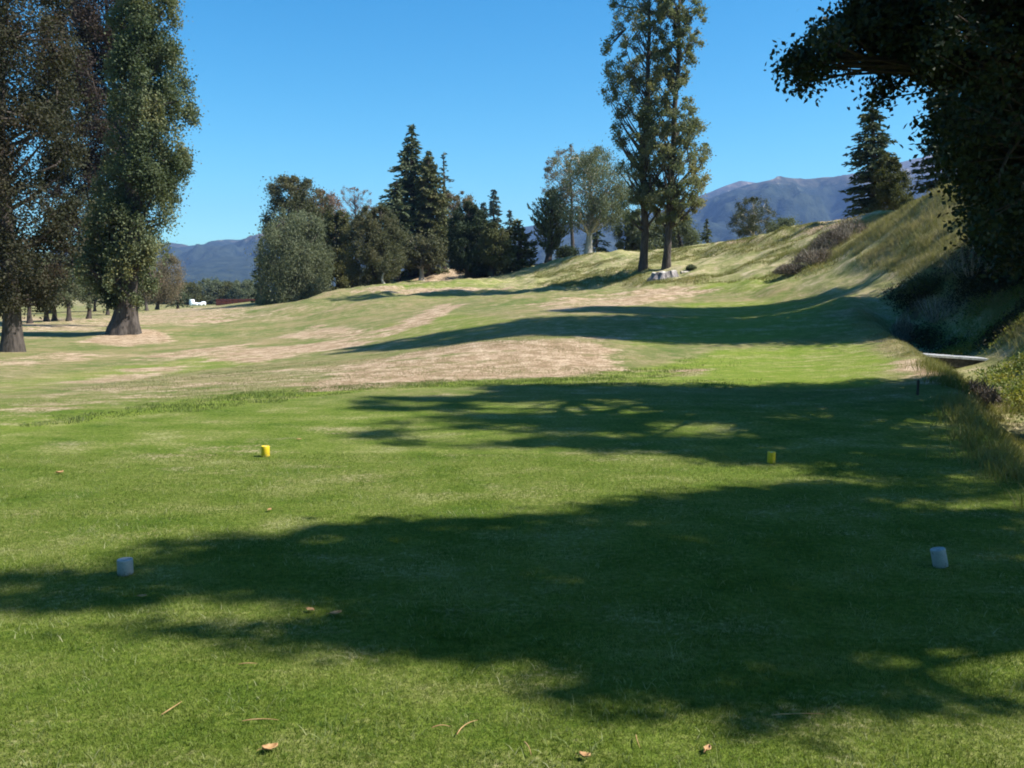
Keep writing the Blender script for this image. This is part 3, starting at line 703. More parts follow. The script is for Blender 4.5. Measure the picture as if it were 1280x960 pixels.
OAK = [(974, 72), (1000, 60), (1008, 45), (1030, 30), (1048, 18), (1062, 0), (1068, -70), (1500, -70), (1500, 385), (1285, 350), (1235, 325), (1205, 290), (1190, 240), (1172, 205), (1180, 190), (1162, 165), (1170, 130), (1158, 112), (1140, 98), (1122, 108), (1112, 130), (1096, 147), (1086, 122), (1100, 88), (1085, 75), (1072, 72), (1060, 92), (1040, 112), (1026, 95), (1012, 112), (1006, 136), (992, 118), (990, 100), (980, 100)]
def oak_visible(n, seed):
    rg = np.random.default_rng(seed); out = []
    while sum(len(o) for o in out) < n:
        px = rg.uniform(970, 1500, 3000); py = rg.uniform(-70, 385, 3000)
        ins = poly_dist(np.stack([px, py], 1), OAK)
        k = (ins > 7)
        px, py = px[k], py[k]
        w = np.where(px < 1165, 1.0, .55); kk = rg.uniform(size=len(px)) < w; px, py = px[kk], py[kk]
        Y = 13.6 + rg.normal(size=len(px)) * np.where(px < 1165, .45, .9) - np.where(px > 1165, .5, 0)
        Y = np.clip(Y, 11.5, 14.6)
        P = np.array([at(a, b, y) for a, b, y in zip(px, py, Y)])
        out.append(P)
    return np.concatenate(out)[:n]
ov = oak_visible(640, 5)
oc = caster_points(C_DARK, 800, (5.0, 15.0), 6)
cr = np.concatenate([np.full(len(ov), .15), np.full(len(oc), .13)])
clump_tree('dark oak overhanging the upper right corner with a long drooping branch', (11.3, 13.2), np.concatenate([ov, oc]), cr, 115, .085, 'leaf_oak', .42, 7, nlimb=44, flat=.85)
ac = caster_points(A_DARK, 1000, (4.5, 15.5), 8, 6.0, 16)
clump_tree('large oak right of the tee, outside the frame, shading the grass', (10.8, 3.6), ac, .13, 22, .125, 'leaf_oak', .45, 9, nlimb=30, stretch=(1.9, .6, 1.3))

rb = np.random.default_rng(91)  # unseen oaks added around the tee, cutting sky light to deepen the shadows
th_ = rb.uniform(0, 2 * math.pi, 700); ph = rb.uniform(-.5, 1, 700); rr_ = rb.uniform(.55, 1, 700)
cb = np.stack([5.2 * rr_ * np.cos(th_) * np.sqrt(1 - np.clip(ph, 0, 1) ** 2), 4.4 * rr_ * np.sin(th_) * np.sqrt(1 - np.clip(ph, 0, 1) ** 2), 8.5 + 6.5 * ph], 1)
bt = clump_tree('unseen oak added to block sky light behind the tee, left of the one straight behind it', (-8, -6.5), cb + np.array([-8, -6.5, 0]), .3, 40, .22, 'leaf_oak', .45, 92, nlimb=24, group='unseen oaks added to block sky light')
for (x, y, rz, sc, lab) in [(.5, -6.0, 1.3, 1.15, 'unseen oak added to block sky light straight behind the tee'), (9, -6.5, 2.6, 1.1, 'unseen oak added to block sky light behind the tee to the right'), (-14.5, 1, 4, 1.1, 'unseen oak added to block sky light on the left side of the tee')]:
    q = bt.copy(); COL.objects.link(q); q.location = (x, y, g1(x, y)); q.rotation_euler = (0, 0, rz); q.scale = (sc, sc, sc); q['label'] = lab
    for ch in list(bt.children):
        w_ = ch.copy(); COL.objects.link(w_); w_.parent = q

# ---------------------------------------------------------------- grass blades, weeds
def blades(name, P, h, w, mat, label, seed=0, lean=.5, cluster=None):
    rg = np.random.default_rng(seed); n = len(P)
    hh = (h if np.ndim(h) else np.full(n, h)) * rg.uniform(.5, 1.3, n)
    a = rg.uniform(0, 2 * math.pi, n); s = np.stack([np.cos(a), np.sin(a), 0 * a], 1) * (w * .5)
    b = rg.uniform(0, 2 * math.pi, n); ln = np.stack([np.cos(b), np.sin(b), 0 * b], 1) * (hh * lean * rg.uniform(.1, 1, n))[:, None]
    up = np.array([0, 0, 1.])[None] * hh[:, None]
    v0 = P - s; v1 = P + s; m0 = P + ln * .4 + up * .6 - s * .7; m1 = P + ln * .4 + up * .6 + s * .7; tp = P + ln + up
    V = np.stack([v0, v1, m1, m0, tp], 1).reshape(-1, 3)
    i = np.arange(n)[:, None] * 5
    T = np.concatenate([i + np.array([[0, 1, 2]]), i + np.array([[0, 2, 3]]), i + np.array([[3, 2, 4]])], 0)
    o = mesh_obj(name, V, T, mat); tag(o, label, kind='stuff'); return o

def blade_mat(name, cols, ns=3.0, tr=.3):
    cols = [tuple(x * .72 for x in c_) for c_ in cols]
    return leaf_mat(name, cols, ns, tr, .6, .2)
M['blade_tee'] = blade_mat('blade_tee', [(.052, .108, .009), (.12, .18, .022), (.22, .265, .065), (.36, .37, .165)], 1.5)
M['blade_lush'] = blade_mat('blade_lush', [(.08, .13, .025), (.13, .18, .045), (.2, .23, .09)], 1.5)
M['blade_dry'] = blade_mat('blade_dry', [(.17, .18, .07), (.29, .27, .13), (.46, .4, .25)], .8)
M['blade_olive'] = blade_mat('blade_olive', [(.13, .15, .04), (.21, .21, .07), (.33, .29, .13)], .6)
M['weed'] = blade_mat('weed', [(.08, .13, .03), (.15, .2, .045), (.27, .28, .07), (.45, .38, .08)], 1.2)
M['dead'] = blade_mat('dead', [(.10, .08, .06), (.18, .14, .11), (.3, .24, .19)], 1.5, .1)

rg = np.random.default_rng(77)
n = 330000
u = rg.uniform(0, 1, n); Y = 2.45 + 6.2 * u ** 1.25; X = rg.uniform(-.66, .66, n) * (Y + .4)
k = X < ditch_x(Y) - 1.2; X, Y = X[k], Y[k]
patch = fbm(X / .12, Y / .12, 0, 2, 31)
hh = .011 + .012 * patch
P = np.stack([X, Y, ground(X, Y) - .002], 1)
blades('grass', P, hh, .0028, M['blade_tee'], 'short mown tee turf blades in the foreground', 1, 1.2)
M['blade_light'] = blade_mat('blade_light', [(.14, .2, .05), (.28, .32, .13), (.48, .46, .28)], 6)
n = 16000
u = rg.uniform(0, 1, n); Y = 2.45 + 6 * u ** 1.2; X = rg.uniform(-.66, .66, n) * (Y + .4)
k = (X < ditch_x(Y) - 1.2) & (fbm(X / .25, Y / .25, 0, 2, 71) > .52); X, Y = X[k], Y[k]
blades('stray_grass', np.stack([X, Y, ground(X, Y)], 1), .03, .0036, M['blade_light'], 'paler stray longer blades among the tee turf', 21, 1.6)
# longer band at the back edge of the tee
n = 90000
W = np.array([pix(px, py)[:2] for px, py in LUSH[0][0]])
X = rg.uniform(-9, 11, n * 4); Y = rg.uniform(9, 24, n * 4)
d = poly_dist(np.stack([X, Y], 1), W); k = (d > (fbm(X / .5, Y / .5, 0, 2, 5) - .5) * .9) & (X < 3.5 + rg.normal(size=len(X))) & (d < 1.6); X, Y = X[k][:n], Y[k][:n]
P = np.stack([X, Y, ground(X, Y) - .01], 1)
blades('grass_edge', P, .02 + .06 * fbm(X / .35, Y / .35, 0, 2, 6) ** 2, .008, M['blade_lush'], 'longer bright green grass along the back edge of the tee', 2, .9)
# rough bank tussocks
def scatter(n, xr, yr, test, seed, cluster=.12, per=30):
    r_ = np.random.default_rng(seed)
    X = r_.uniform(*xr, n * 5); Y = r_.uniform(*yr, n * 5); k = test(X, Y); X, Y = X[k][:n], Y[k][:n]
    X = np.repeat(X, per) + r_.normal(size=len(X) * per) * cluster; Y = np.repeat(Y, per) + r_.normal(size=len(Y) * per) * cluster
    return np.stack([X, Y, ground(X, Y) - .03], 1)
def bank_test(X, Y):
    z = ground(X, Y); nz = fbm(X / 1.6, Y / 1.6, 0, 2, 41)
    return (X > ditch_x(Y) + .9) & (X < 22) & (z > .4) & (nz > .36)
P = scatter(4200, (8, 21), (19, 46), bank_test, 3, .17, 34)
blades('tussock_grass', P, .22, .011, M['blade_dry'], 'dry tan tussock grass on the steep right bank', 4, 1.1)
def bank2(X, Y):
    z = ground(X, Y); return (z > 2.1) & (X > -1 + 0 * Y) & (fbm(X / 2.5, Y / 2.5, 0, 2, 43) > .5) & (Y > 36)
def dry_tuft(X, Y):
    px, py = project(np.stack([X, Y, ground(X, Y)], 1)); q = np.stack([px, py], 1)
    return ((poly_dist(q, DRY[0][0]) > -6) | (poly_dist(q, DRY[1][0]) > -4)) & (fbm(X / 1.1, Y / 1.1, 0, 2, 83) > .47)
P = scatter(2200, (-16, 5), (13, 32), dry_tuft, 31, .2, 22)
blades('dry_grass', P, .05, .012, M['blade_dry'], 'short dry grass tufts on the parched fairway patches', 32, 1.3)
P = scatter(2600, (2, 20), (38, 80), bank2, 5, .22, 26)
blades('rough_grass', P, .15, .022, M['blade_olive'], 'olive rough grass over the long bank under the poplars', 6, 1.2)
def ditch_test(X, Y):
    d = X - ditch_x(Y); return (d > -1.7) & (d < 2.4) & (Y < 17.5) & (fbm(X / .8, Y / .8, 0, 2, 47) > .43)
P = scatter(2000, (3, 14), (5, 27), ditch_test, 7, .13, 34)
blades('ditch_grass', P, .17, .008, M['blade_olive'], 'olive and straw coloured grass on the near lip of the ditch', 8, .9)
def lip_test(X, Y):
    d = X - ditch_x(Y); return (d > -1.9) & (d < -.5) & (Y > 16.5) & (fbm(X / .7, Y / .7, 0, 2, 49) > .40)
P = scatter(700, (7, 13), (16, 28), lip_test, 17, .12, 30)
blades('lip_grass', P, .07, .008, M['blade_dry'], 'short straw grass along the ditch lip by the footbridge', 18, 1.1)
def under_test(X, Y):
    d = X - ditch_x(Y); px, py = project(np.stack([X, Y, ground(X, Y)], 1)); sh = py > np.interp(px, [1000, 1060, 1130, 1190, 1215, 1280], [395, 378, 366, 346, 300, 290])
    return (d > .1) & (d < 7) & sh & (fbm(X / 1.3, Y / 1.3, 0, 2, 57) > .38)  # dark leaves kept within the shadowed part of the bank
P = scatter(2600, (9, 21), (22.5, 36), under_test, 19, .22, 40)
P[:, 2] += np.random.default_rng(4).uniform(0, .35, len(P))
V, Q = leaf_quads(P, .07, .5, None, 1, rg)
o = mesh_obj('undergrowth', V, Q, M['undergrowth']); tag(o, 'brownish leafy undergrowth, coloured darker to deepen the shade at the foot of the slope', kind='stuff')
def weed_test(X, Y):
    d = X - ditch_x(Y); return (d > .1) & (d < 4.2) & ((np.abs(Y - 20.6) > 1.3) | (d > 1.9)) & (fbm(X / .9, Y / .9, 0, 2, 53) > .4)
P = scatter(2000, (8, 17), (9, 25.5), weed_test, 9, .2, 50)
P[:, 2] += np.random.default_rng(3).uniform(0, .28, len(P))
V, Q = leaf_quads(P, .055, .6, None, 1, rg)
o = mesh_obj('weeds', V, Q, M['weed']); tag(o, 'leafy green and yellow weeds on the far side of the ditch', kind='stuff')

def bushy(name, label, cat, centre, rx, ry, rz, n, lsize, mat, bark='bark', seed=1, spiky=False, nst=26, asp=.4):
    rg_ = np.random.default_rng(seed); loc = np.array([centre[0], centre[1], g1(centre[0], centre[1])])
    root = empty(name, tuple(loc)); tag(root, label, cat)
    tb = TB()
    for i in range(nst):
        a = rg_.uniform(0, 2 * math.pi); q = rg_.uniform(.2, 1)
        e = loc + np.array([rx * q * math.cos(a), ry * q * math.sin(a), rz * rg_.uniform(.6, 1.15) * (1.15 - .5 * q)])
        st = loc + np.array([rx * q * .35 * math.cos(a), ry * q * .35 * math.sin(a), -.1])
        tb.tube(curve3(st, (st + e) / 2 + rg_.normal(size=3) * .08, e, 4), np.array([.016, .012, .008, .003]), 4)
    tb.build('stem', M[bark], root, loc)
    g = rg_.normal(size=(n, 3)); g /= np.linalg.norm(g, axis=1)[:, None]; g *= rg_.uniform(.3, 1, (n, 1)) ** .5
    g[:, 2] = np.abs(g[:, 2]); lob = .65 + .6 * fbm(g[:, 0] * 2 + 9, g[:, 1] * 2 + g[:, 2] * 2, 0, 2, seed)
    P = loc + g * lob[:, None] * np.array([rx, ry, rz])
    V, Q = leaf_quads(P, lsize, asp, np.tile([0, 0, 1.], (n, 1)) if spiky else None, .8 if spiky else 1, rg_)
    mesh_obj('foliage', V, Q, M[mat], root, False, loc)
    return root
def pc(px, py): return pix(px, py)
# dead brush strip on the bank and shrubs by the ditch
for i, (px, py, rx, rz, lab) in enumerate([(1062, 300, 1.5, 1.0, 'grey brown dead brush highest on the bank strip'), (1040, 312, 1.4, .9, 'grey brown dead brush in the middle of the bank strip'),
                                           (1020, 328, 1.2, .7, 'grey brown dead brush lowest on the bank strip'), (990, 342, .9, .5, 'small dark twiggy mound at the toe of the bank')]):
    p = pc(px, py); bushy('dead_brush', lab, 'brush', p, rx, rx, rz, 3600, .16, 'dead', 'bark_pale', 200 + i, True, 70, .11)
for i, (px, py, rx, rz, mt, nm, lab) in enumerate([(1128, 426, .4, .75, 'dead', 'dead_shrub', 'brown twiggy shrub just behind the plank bridge'), 
                                                   (1170, 400, .9, .7, 'dead', 'dead_shrub', 'faded brown scrub in the shadow above the bridge'), (1155, 368, .9, .7, 'leaf_olive', 'shrub', 'olive shrub catching light on the shaded slope'),
                                                   (1215, 345, 1.2, .9, 'dead', 'dead_shrub', 'reddish brown scrub in deep shade on the slope'), (1222, 500, .4, .3, 'dead', 'dead_grass_clump', 'pale arching clump of dead grass under the bridge'),
                                                   (864, 337, .38, .3, 'leaf_grey', 'shrub', 'small pale shrub beside the stump')]):
    p = pc(px, py); bushy(nm, lab, 'shrub', p, rx, rx, rz, 650 if mt == 'dead' else 2600, .24 if mt == 'dead' else .07, mt, 'bark_pale' if mt == 'dead' else 'bark', 220 + i, mt in ('dead', 'blade_dry'), 44, .07 if mt == 'dead' else .4)

# leaning dead stick on the slope
def stick(label, a, b, r, mat='bark_pale', name='dead_branch', group=None, cat='branch', bend=.1):
    a = np.asarray(a); b = np.asarray(b); tb = TB()
    m_ = (a + b) / 2 + np.array([0, 0, bend * np.linalg.norm(b - a)])
    tb.tube(curve3(a, m_, b, 7), np.linspace(r, r * .35, 7), 6)
    o = tb.build(name, M[mat], None, a); tag(o, label, cat, group); return o
a = pix(1222, 322); stick('pale bare leaning branch in the dark slope undergrowth', a, a + np.array([-.6, .2, 1.3]), .022, bend=.02)

# ---------------------------------------------------------------- tee markers
def lathe(profile, seg=40):
    V = []; Fc = []
    for r_, z in profile:
        for k in range(seg):
            a = 2 * math.pi * k / seg; V.append((r_ * math.cos(a), r_ * math.sin(a), z))
    n = len(profile)
    for i in range(n - 1):
        for k in range(seg):
            k2 = (k + 1) % seg; Fc.append((i * seg + k, i * seg + k2, (i + 1) * seg + k2, (i + 1) * seg + k))
    Fc.append(tuple(range(seg))[::-1]); Fc.append(tuple((n - 1) * seg + k for k in range(seg)))
    return np.array(V), Fc
def paint(name, col, worn):
    m, t, out = nt(name); tc = t.nodes.new('ShaderNodeTexCoord')
    a = noise(t, tc.outputs['Object'], 35, 6, .7); b = noise(t, tc.outputs['Object'], 9, 3)
    cc = ramp(t, a, [(.3, tuple(x * .75 for x in col)), (.6, col)])
    cc = mix(t, ramp(t, math_(t, 'ADD', a, math_(t, 'MULTIPLY', b, .5)), [(.84, 0.0), (.92, 1.0)]), cc, worn)
    principled(t, out, cc, .5, .4, bump(t, a, .001, .4)); return m
M['yellow'] = paint('yellow_paint', (.66, .48, .02), (.38, .3, .1))
M['white'] = paint('white_paint', (.34, .35, .38), (.2, .2, .2))
M['steel'] = simple('steel', (.2, .2, .2), (.4, .4, .4), 40, .4, .5)
def marker(label, px, py, r_, h, mat, tilt=(0, 0), group='tee markers on the mown tee'):
    p = pix(px, py); root = empty('tee_marker', (p[0], p[1], p[2] + .002), (tilt[1], tilt[0], 0)); tag(root, label, 'tee marker', group)
    V, Fc = lathe([(r_ * .95, 0), (r_, .004), (r_, h - .006), (r_ * .985, h - .0015), (r_ * .95, h), (r_ * .80, h), (r_ * .77, h - .004), (r_ * .3, h - .005), (r_ * .02, h - .005)])
    b = mesh_obj('body', V, Fc, mat, root, False)
    for pl in b.data.polygons: pl.use_smooth = len(pl.vertices) == 4
    V, Fc = lathe([(.004, -.07), (.006, -.06), (.006, 0.0)], 10); mesh_obj('ground_spike', V, Fc, M['steel'], root)
    V, Fc = lathe([(.012, h - .0052), (.012, h - .002), (.008, h - .001)], 12); mesh_obj('screw_cap', V, Fc, M['steel'], root)
marker('bright yellow tee marker in full sunlight left of centre', 332, 571, .041, .105, M['yellow'])
marker('yellow tee marker standing in the oak shadow at right', 964, 580, .038, .108, M['yellow'])
marker('upright white tee marker on the edge of shade at lower left', 157, 719, .043, .088, M['white'])
marker('tilted white tee marker in deep shade at lower right', 1176, 709, .042, .108, M['white'], (R(-11), R(-4)))

# small stake
p = pix(1147, 494)
root = empty('stake', tuple(p)); tag(root, 'short dark wooden stake at the shadow edge near the ditch', 'stake')
mb = MB(); mb.box((-.016, -.016, -.1), (.016, .016, .22)); mb.add([(-.016, -.016, .22), (.016, -.016, .22), (.016, .016, .22), (-.016, .016, .22), (0, 0, .25)], [(0, 1, 4), (1, 2, 4), (2, 3, 4), (3, 0, 4)])
mb.build('post', M['bark_dark'], root)

# ---------------------------------------------------------------- plank bridge
M['wood_grey'] = simple('weathered_wood', (.28, .28, .28), (.52, .53, .54), 14, .6, .4)
M['wood_dark'] = simple('dark_wood', (.03, .027, .023), (.09, .08, .07), 14, .8, .2)
bx0, bx1, by0 = 9.55, 13.1, 21.6
zb = at(1115, 440, by0)[2]; zb2 = at(1272, 452, by0)[2]
ang = math.atan2(zb2 - zb, bx1 - bx0)
root = empty('footbridge', ((bx0 + bx1) / 2, by0, (zb + zb2) / 2), (0, -ang, R(-3))); tag(root, 'narrow grey plank footbridge crossing the weedy ditch', 'footbridge')
mb = MB(); L2 = (bx1 - bx0) / 2
for k in range(3):
    y0 = -.36 + k * .245; mb.box((-L2 + .03 * (k % 2), y0, -.05), (L2 - .04 * ((k + 1) % 2), y0 + .232, 0.002 * k))
mb.build('deck', M['wood_grey'], root)
for y in (-.30, .26):
    mb = MB(); mb.box((-L2 + .05, y - .04, -.25), (L2 - .05, y + .04, -.053)); mb.build('beam', M['wood_dark'], root)
for x in (-L2 + .2, L2 - .2):
    mb = MB(); mb.box((x - .1, -.42, -.42), (x + .1, .42, -.253)); mb.build('sleeper', M['wood_dark'], root)

# ---------------------------------------------------------------- stump
p = pix(829, 349)
root = empty('tree_stump', tuple(p)); root.scale = (.85, .85, .75); tag(root, 'wide weathered grey tree stump below the poplar pair', 'stump')
rg = np.random.default_rng(4); seg = 64; V = []; Fc = []
th = np.arange(seg) * 2 * math.pi / seg
prof = [(1.28, -.25), (1.22, .0), (1.05, .18), (.95, .36), (.9, .5), (.86, .56)]
for j, (r_, z) in enumerate(prof):
    rr = r_ * (1 + .13 * np.sin(3 * th + 1) + .08 * np.sin(7 * th + .5) + .06 * np.sin(13 * th) + .03 * np.sin(29 * th + j * .3)) * .86
    for k in range(seg):
        tilt = .10 * math.cos(th[k] - .3) * (z > .3)
        V.append((rr[k] * math.cos(th[k]), rr[k] * .8 * math.sin(th[k]), z + tilt + (.06 * math.sin(5 * th[k]) if z > .4 else 0)))
for j in range(len(prof) - 1):
    for k in range(seg): k2 = (k + 1) % seg; Fc.append((j * seg + k, j * seg + k2, (j + 1) * seg + k2, (j + 1) * seg + k))
M['stump_side'] = bark_mat('stump_side', (.07, .06, .06), (.42, .38, .38), 5)
M['stump_top'] = simple('stump_top', (.32, .28, .24), (.6, .56, .5), 6, .85, .2)
mesh_obj('side', V, Fc, M['stump_side'], root)
topv = V[-seg:]; c0 = np.mean(topv, 0) + np.array([0, 0, -.05])
VT = [tuple(v) for v in (np.array(topv) * np.array([.995, .995, 1]) + np.array([0, 0, .002]))] + [tuple(c0)]
mesh_obj('cut_face', VT, [(k, (k + 1) % seg, seg) for k in range(seg)], M['stump_top'], root)
a = pix(851, 342.5); b = a + np.array([1.25, .3, .1]); a = a + np.array([0, 0, .08])
stick('short pale log lying right of the grey stump', a, b + np.array([0, 0, .03]), .11, 'bark_pale', 'log', cat='log', bend=0)
# stones near the stump foot
# ---------------------------------------------------------------- far fence and white bales
M['red_wood'] = simple('red_wood', (.11, .03, .02), (.2, .06, .04), 3, .8, .2)
def fence(pA, pB, Y0, Y1, h, label):
    A = at(pA, 380, Y0); B = at(pB, 380, Y1); zA = g1(A[0], A[1]); root = empty('picket_fence', (A[0], A[1], zA)); tag(root, label, 'fence')
    d = B - A; n = int(math.hypot(d[0], d[1]) / .16); mb = MB()
    for i in range(n):
        x = d[0] * i / n; y = d[1] * i / n; z = g1(A[0] + x, A[1] + y) - zA; hh = h * random.uniform(.93, 1.03)
        mb.box((x, y - .01, z), (x + .11, y + .012, z + hh))
    mb.build('pickets', M['red_wood'], root)
    n2 = max(2, int(n * .16 / 2.4) + 1)
    mb = MB()
    for z_ in (.35, h - .35):
        for i in range(n2 - 1):
            q0 = d * i / (n2 - 1); q1 = d * (i + 1) / (n2 - 1)
            V = [(q0[0], q0[1] + .02, z_), (q1[0], q1[1] + .02, z_), (q1[0], q1[1] + .07, z_), (q0[0], q0[1] + .07, z_)]
            V += [(v[0], v[1], v[2] + .09) for v in V]; mb.add(V, [(0, 3, 2, 1), (4, 5, 6, 7), (0, 1, 5, 4), (1, 2, 6, 5), (2, 3, 7, 6), (3, 0, 4, 7)])
    mb.build('rail', M['red_wood'], root)
    for i in range(n2):
        q = d * i / (n2 - 1); z = g1(A[0] + q[0], A[1] + q[1]) - zA
        mb = MB(); mb.box((q[0] - .06, q[1] + .08, z - .2), (q[0] + .06, q[1] + .2, z + h + .05)); mb.build('post', M['bark_dark'], root)
fence(270, 322, 186, 172, 1.35, 'red brown picket fence across the far left field')
fence(323, 352, 171, 168, 1.2, 'short red brown fence stretch in the shade of the big willow')
M['bale'] = simple('white_wrap', (.72, .74, .76), (.85, .86, .88), 4, .35, .5)
def bale(label, px, Y, r_, w, rot, stand=False):
    x = at(px, 380, Y)[0]; z = g1(x, Y); root = empty('wrapped_bale', (x, Y, z), (0, 0, rot)); tag(root, label, 'bale', 'white wrapped bales in the far field')
    V, Fc = lathe([(r_ * .3, 0), (r_ * .8, .01), (r_ * .97, .08), (r_, .25), (r_ * 1.01, w / 2), (r_, w - .25), (r_ * .96, w - .08), (r_ * .8, w), (r_ * .3, w + .01)], 24)
    V = V * (1 + .02 * (vnoise(V[:, 0] * 5, V[:, 1] * 5, V[:, 2] * 5) - .5))[:, None]
    if not stand: V = np.stack([V[:, 2] - w / 2, V[:, 0], V[:, 1] + r_ * .97], 1)
    mesh_obj('wrap', V, Fc, M['bale'], root, True)
bale('white wrapped bale standing upright, tallest of the white bales', 240, 190, .56, 1.35, 0, True)
bale('low white wrapped bale touching the tallest bale', 243.6, 188, .36, 1.1, .1)
bale('low white wrapped bale midway along the group', 249.0, 189, .33, 1.2, -.2)
bale('low white wrapped bale at the right end of the group', 254.4, 190, .45, .9, .1)

# ---------------------------------------------------------------- litter
M['twig'] = simple('dry_twig', (.25, .14, .06), (.42, .27, .13), 30, .7, .2)
M['dry_leaf'] = simple('dry_leaf', (.24, .12, .05), (.5, .33, .16), 30, .6, .3)
def twig(label, x0, y0, x1, y1, r_=.0023):
    a = pix(x0, y0); b = pix(x1, y1); a = a + np.array([0, 0, .014]); b = b + np.array([0, 0, .018])
    tb = TB(); d = b - a; pr = np.array([-d[1], d[0], 0]) * random.uniform(-.18, .18)
    tb.tube(curve3(a, (a + b) / 2 + pr + np.array([0, 0, .012]), b, 8), np.array([.6, 1, 1, .9, .8, .7, .5, .3]) * r_, 6)
    o = tb.build('twig', M['twig'], None, a); tag(o, label, 'twig', 'dry twigs and leaves on the tee')
for t_ in [('straw coloured twig, leftmost on the sunny foreground grass', 202, 899, 228, 889), ('long thin orange twig lying level above the pale leaf', 303, 909, 349, 908, ),
           ('short dry twig left of the lone curled leaf, slanting up right', 571, 931, 597, 912), ('small pale twig just left of centre bottom', 540, 920, 563, 915),
           ('hooked brown twig at the bottom near the curled leaf', 655, 936, 664, 957), ('upright brown twig right of the curled leaf', 795, 925, 800, 946),
           ('thin twig lying level at the edge of the dark shadow', 965, 903, 1030, 905), ('orange twig pointing at the shadow, highest in the left grass', 298, 840, 322, 835)]:
    twig(*t_)
def leaf(label, px, py, s, rz, curl=.5):
    p = pix(px, py); root = empty('fallen_leaf', (p[0], p[1], p[2] + .012), (0, 0, rz)); tag(root, label, 'leaf', 'dry twigs and leaves on the tee')
    V = []; Fc = []; n = 9; m_ = 5
    for i in range(n):
        t = i / (n - 1); wd = s * .33 * math.sin(math.pi * min(t * .93 + .05, 1)) ** .8 * (1 + .15 * math.sin(i * 2.2))
        for j in range(m_):
            q = (j / (m_ - 1) - .5) * 2
            V.append(((t - .5) * s, q * wd, curl * s * .3 * (q * q * .8 + (t - .5) ** 2 * 1.6)))
    for i in range(n - 1):
        for j in range(m_ - 1): k = i * m_ + j; Fc.append((k, k + 1, k + m_ + 1, k + m_))
    o = mesh_obj('blade', V, Fc, M['dry_leaf'], root, True)
    md = o.modifiers.new('s', 'SOLIDIFY'); md.thickness = .0012
    tb = TB(); tb.tube([(-s * .5, 0, s * .12), (-s * .65, .003, s * .14), (-s * .82, 0, s * .10)], [.0013, .001, .0009], 5)
    tb.build('stalk', M['twig'], root)
for l_ in [('pale crumpled leaf at the bottom left of centre', 338, 948, .055, .4, .9), ('orange brown curled leaf at the bottom centre', 731, 952, .04, -.3, 1.2), ('small dark leaf at the bottom right of centre', 884, 946, .04, 1.0, .8),
           ('brown leaf in the shade between the two left markers', 178, 749, .045, .2, .6), ('faded leaf in the shade under the long dark streak', 420, 774, .06, .5, .6), ('brown leaf next to the faded leaf in shade', 388, 770, .05, -.5, .6),
           ('tiny dark leaf alone far left on the sunny tee', 75, 594, .06, .7, 1.), ('little tan leaf below the bright yellow marker', 337, 641, .045, 1.4, .7), ('whitish fleck of leaf right of the bright yellow marker', 374, 551, .05, 0., .6)]:
    leaf(*l_)

# ---------------------------------------------------------------- mountains
def mountain_mat():
    m, t, out = nt('mountain_cover'); g = geo(t); pos = g.outputs['Position']
    sx = t.nodes.new('ShaderNodeSeparateXYZ'); L(t, pos, sx.inputs[0])
    a = noise(t, pos, .006, 6, .65); b = noise(t, pos, .03, 6, .7)
    at_ = t.nodes.new('ShaderNodeAttribute'); at_.attribute_name = 'rel'
    hgt = math_(t, 'ADD', at_.outputs['Fac'], math_(t, 'MULTIPLY', math_(t, 'SUBTRACT', math_(t, 'ADD', math_(t, 'MULTIPLY', a, .75), math_(t, 'MULTIPLY', b, .25)), .5), .9))
    c1 = ramp(t, b, [(.38, (.012, .02, .018)), (.62, (.036, .046, .032))])
    c2 = ramp(t, b, [(.38, (.06, .052, .042)), (.6, (.13, .105, .085)), (.72, (.4, .35, .3))])
    col = mix(t, ramp(t, hgt, [(.78, 0.0), (.98, 1.0)]), c1, c2)
    principled(t, out, col, .95, .05, bump(t, b, 12, .8)); return m
M['mountain'] = mountain_mat()
def mountain(label, prof, Y, front, back, seed, rough=.2, ext=260, forest=0.0):
    prof = [(prof[0][0] - ext, prof[0][1] + 30)] + prof + [(prof[-1][0] + ext, prof[-1][1] + 25)]
    W = np.array([at(a, b, Y) for a, b in prof]); 
    xs = np.linspace(W[0, 0], W[-1, 0], 300); ys = np.concatenate([np.linspace(Y - front, Y, 110), np.linspace(Y, Y + back, 30)[1:]])
    X, YY = np.meshgrid(xs, ys); x = X.ravel(); y = YY.ravel()
    H = np.interp(x, W[:, 0], W[:, 2]) + 1
    t_ = np.where(y < Y, (Y - y) / front, (y - Y) / back)
    base = H * (1 - t_) ** 1.15
    r1 = 1 - np.abs(2 * fbm(x / 260, y / 420, 0, 5, seed) - 1)
    r2 = 1 - np.abs(2 * fbm(x / 110, y / 200, 0, 4, seed + 7) - 1)
    md = np.sin(np.clip(t_, 0, 1) * math.pi) ** .7
    z = base + H * rough * md * (r1 - .75) * 3.2 + H * rough * 1.0 * md * (r2 - .75) + H * .02 * (vnoise(x / 60, y / 60, 0, seed) - .5)
    z = np.maximum(z, -3)
    nx, ny = len(xs), len(ys); i = np.arange(ny - 1)[:, None] * nx; j = np.arange(nx - 1)[None]
    Q = np.stack([i + j, i + j + 1, i + nx + j + 1, i + nx + j], -1).reshape(-1, 4)
    o = mesh_obj('mountains', np.stack([x, y, z], 1), Q, M['mountain'], smooth=True)
    rel = (z / (H.max() + 1) * 1.0 - forest).astype(np.float32)
    at_ = o.data.attributes.new('rel', 'FLOAT', 'POINT'); at_.data.foreach_set('value', rel)
    tag(o, label, kind='structure')
mountain('far blue range behind the left field', [(150, 308), (195, 305), (215, 304), (240, 309), (262, 305), (285, 301), (320, 297), (360, 285), (420, 290), (520, 300), (600, 305)], 3300, 1300, 500, 1, .26, forest=-.05)
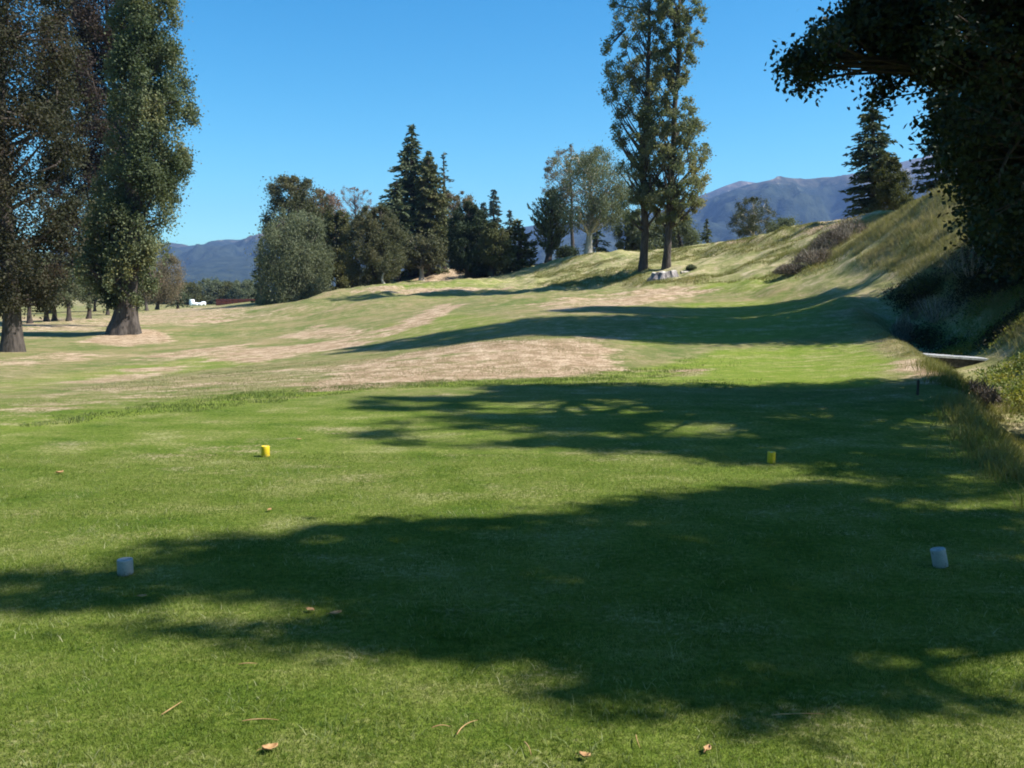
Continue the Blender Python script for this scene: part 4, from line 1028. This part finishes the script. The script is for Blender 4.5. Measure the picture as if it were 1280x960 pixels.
mountain('nearer dark forested foothill of the left range', [(225, 338), (250, 325), (275, 321), (320, 321), (380, 325), (450, 345)], 2300, 700, 400, 2, .10, 160, forest=.9)
mountain('main forested mountain behind the right bank', [(690, 305), (730, 292), (780, 282), (830, 272), (865, 262), (900, 245), (930, 233), (960, 226), (1010, 223), (1055, 223), (1090, 230), (1140, 225), (1250, 215)], 2700, 1100, 500, 3, .30, forest=.06)
mountain('highest bare ridge at the back of the right range', [(840, 262), (880, 243), (905, 234), (925, 227), (945, 229), (1000, 236), (1050, 222), (1070, 216), (1110, 207), (1145, 197), (1220, 185), (1300, 190)], 3500, 900, 400, 4, .12, forest=-.2)

# ---------------------------------------------------------------- haze
m, t, out = nt('haze_air')
v = t.nodes.new('ShaderNodeVolumePrincipled'); v.inputs['Color'].default_value = (.30, .50, 1.0, 1); v.inputs['Density'].default_value = 1.2e-4; v.inputs['Anisotropy'].default_value = .1
L(t, v.outputs[0], out.inputs['Volume'])
mb = MB(); mb.box((-5600, -900, -12), (5600, 5600, 560)); o = mb.build('haze', m); tag(o, 'thin blue air between the course and the mountains', kind='stuff')

# ---------------------------------------------------------------- light, sky, camera
w = bpy.data.worlds.new('World'); SC.world = w; w.use_nodes = True; t = w.node_tree; t.nodes.clear()
sky = t.nodes.new('ShaderNodeTexSky'); sky.sky_type = 'NISHITA'; sky.sun_disc = False; sky.sun_elevation = SEL
# sun_rotation is measured from +Y clockwise
sky.sun_rotation = math.pi / 2 - SAZ
sky.air_density = 1.0; sky.dust_density = .9; sky.ozone_density = 1.5; sky.altitude = 300
bg = t.nodes.new('ShaderNodeBackground'); bg.inputs[1].default_value = .074
wo = t.nodes.new('ShaderNodeOutputWorld'); hs = t.nodes.new('ShaderNodeHueSaturation'); hs.inputs['Saturation'].default_value = 1.5; L(t, sky.outputs[0], hs.inputs['Color']); L(t, mix(t, 1.0, hs.outputs[0], (.76, 1.26, 1.14), 'MULTIPLY'), bg.inputs[0]); L(t, bg.outputs[0], wo.inputs[0])
sl = bpy.data.lights.new('sun', 'SUN'); sl.energy = 5.0; sl.angle = R(.53); sl.color = (1.0, .95, .86)
so = bpy.data.objects.new('sun', sl); COL.objects.link(so); so.rotation_euler = Vector(SUN).to_track_quat('Z', 'Y').to_euler()

cam = bpy.data.cameras.new('camera'); co = bpy.data.objects.new('camera', cam); COL.objects.link(co)
cam.sensor_width = 36; cam.lens = 36 * F / 1280; cam.clip_start = .05; cam.clip_end = 20000
co.location = (0, 0, EYE); co.rotation_euler = (math.pi / 2 - PITCH, 0, 0)
SC.camera = co
vs = SC.view_settings; SC.display_settings.display_device = 'sRGB'; vs.view_transform = 'Standard'; vs.look = 'None'; vs.exposure = 1.13; vs.gamma = 1
SC.cycles.filter_width = 1.9
SC.cycles.max_bounces = 5; SC.cycles.transparent_max_bounces = 4; SC.cycles.volume_bounces = 0
SC.cycles.use_denoising = True
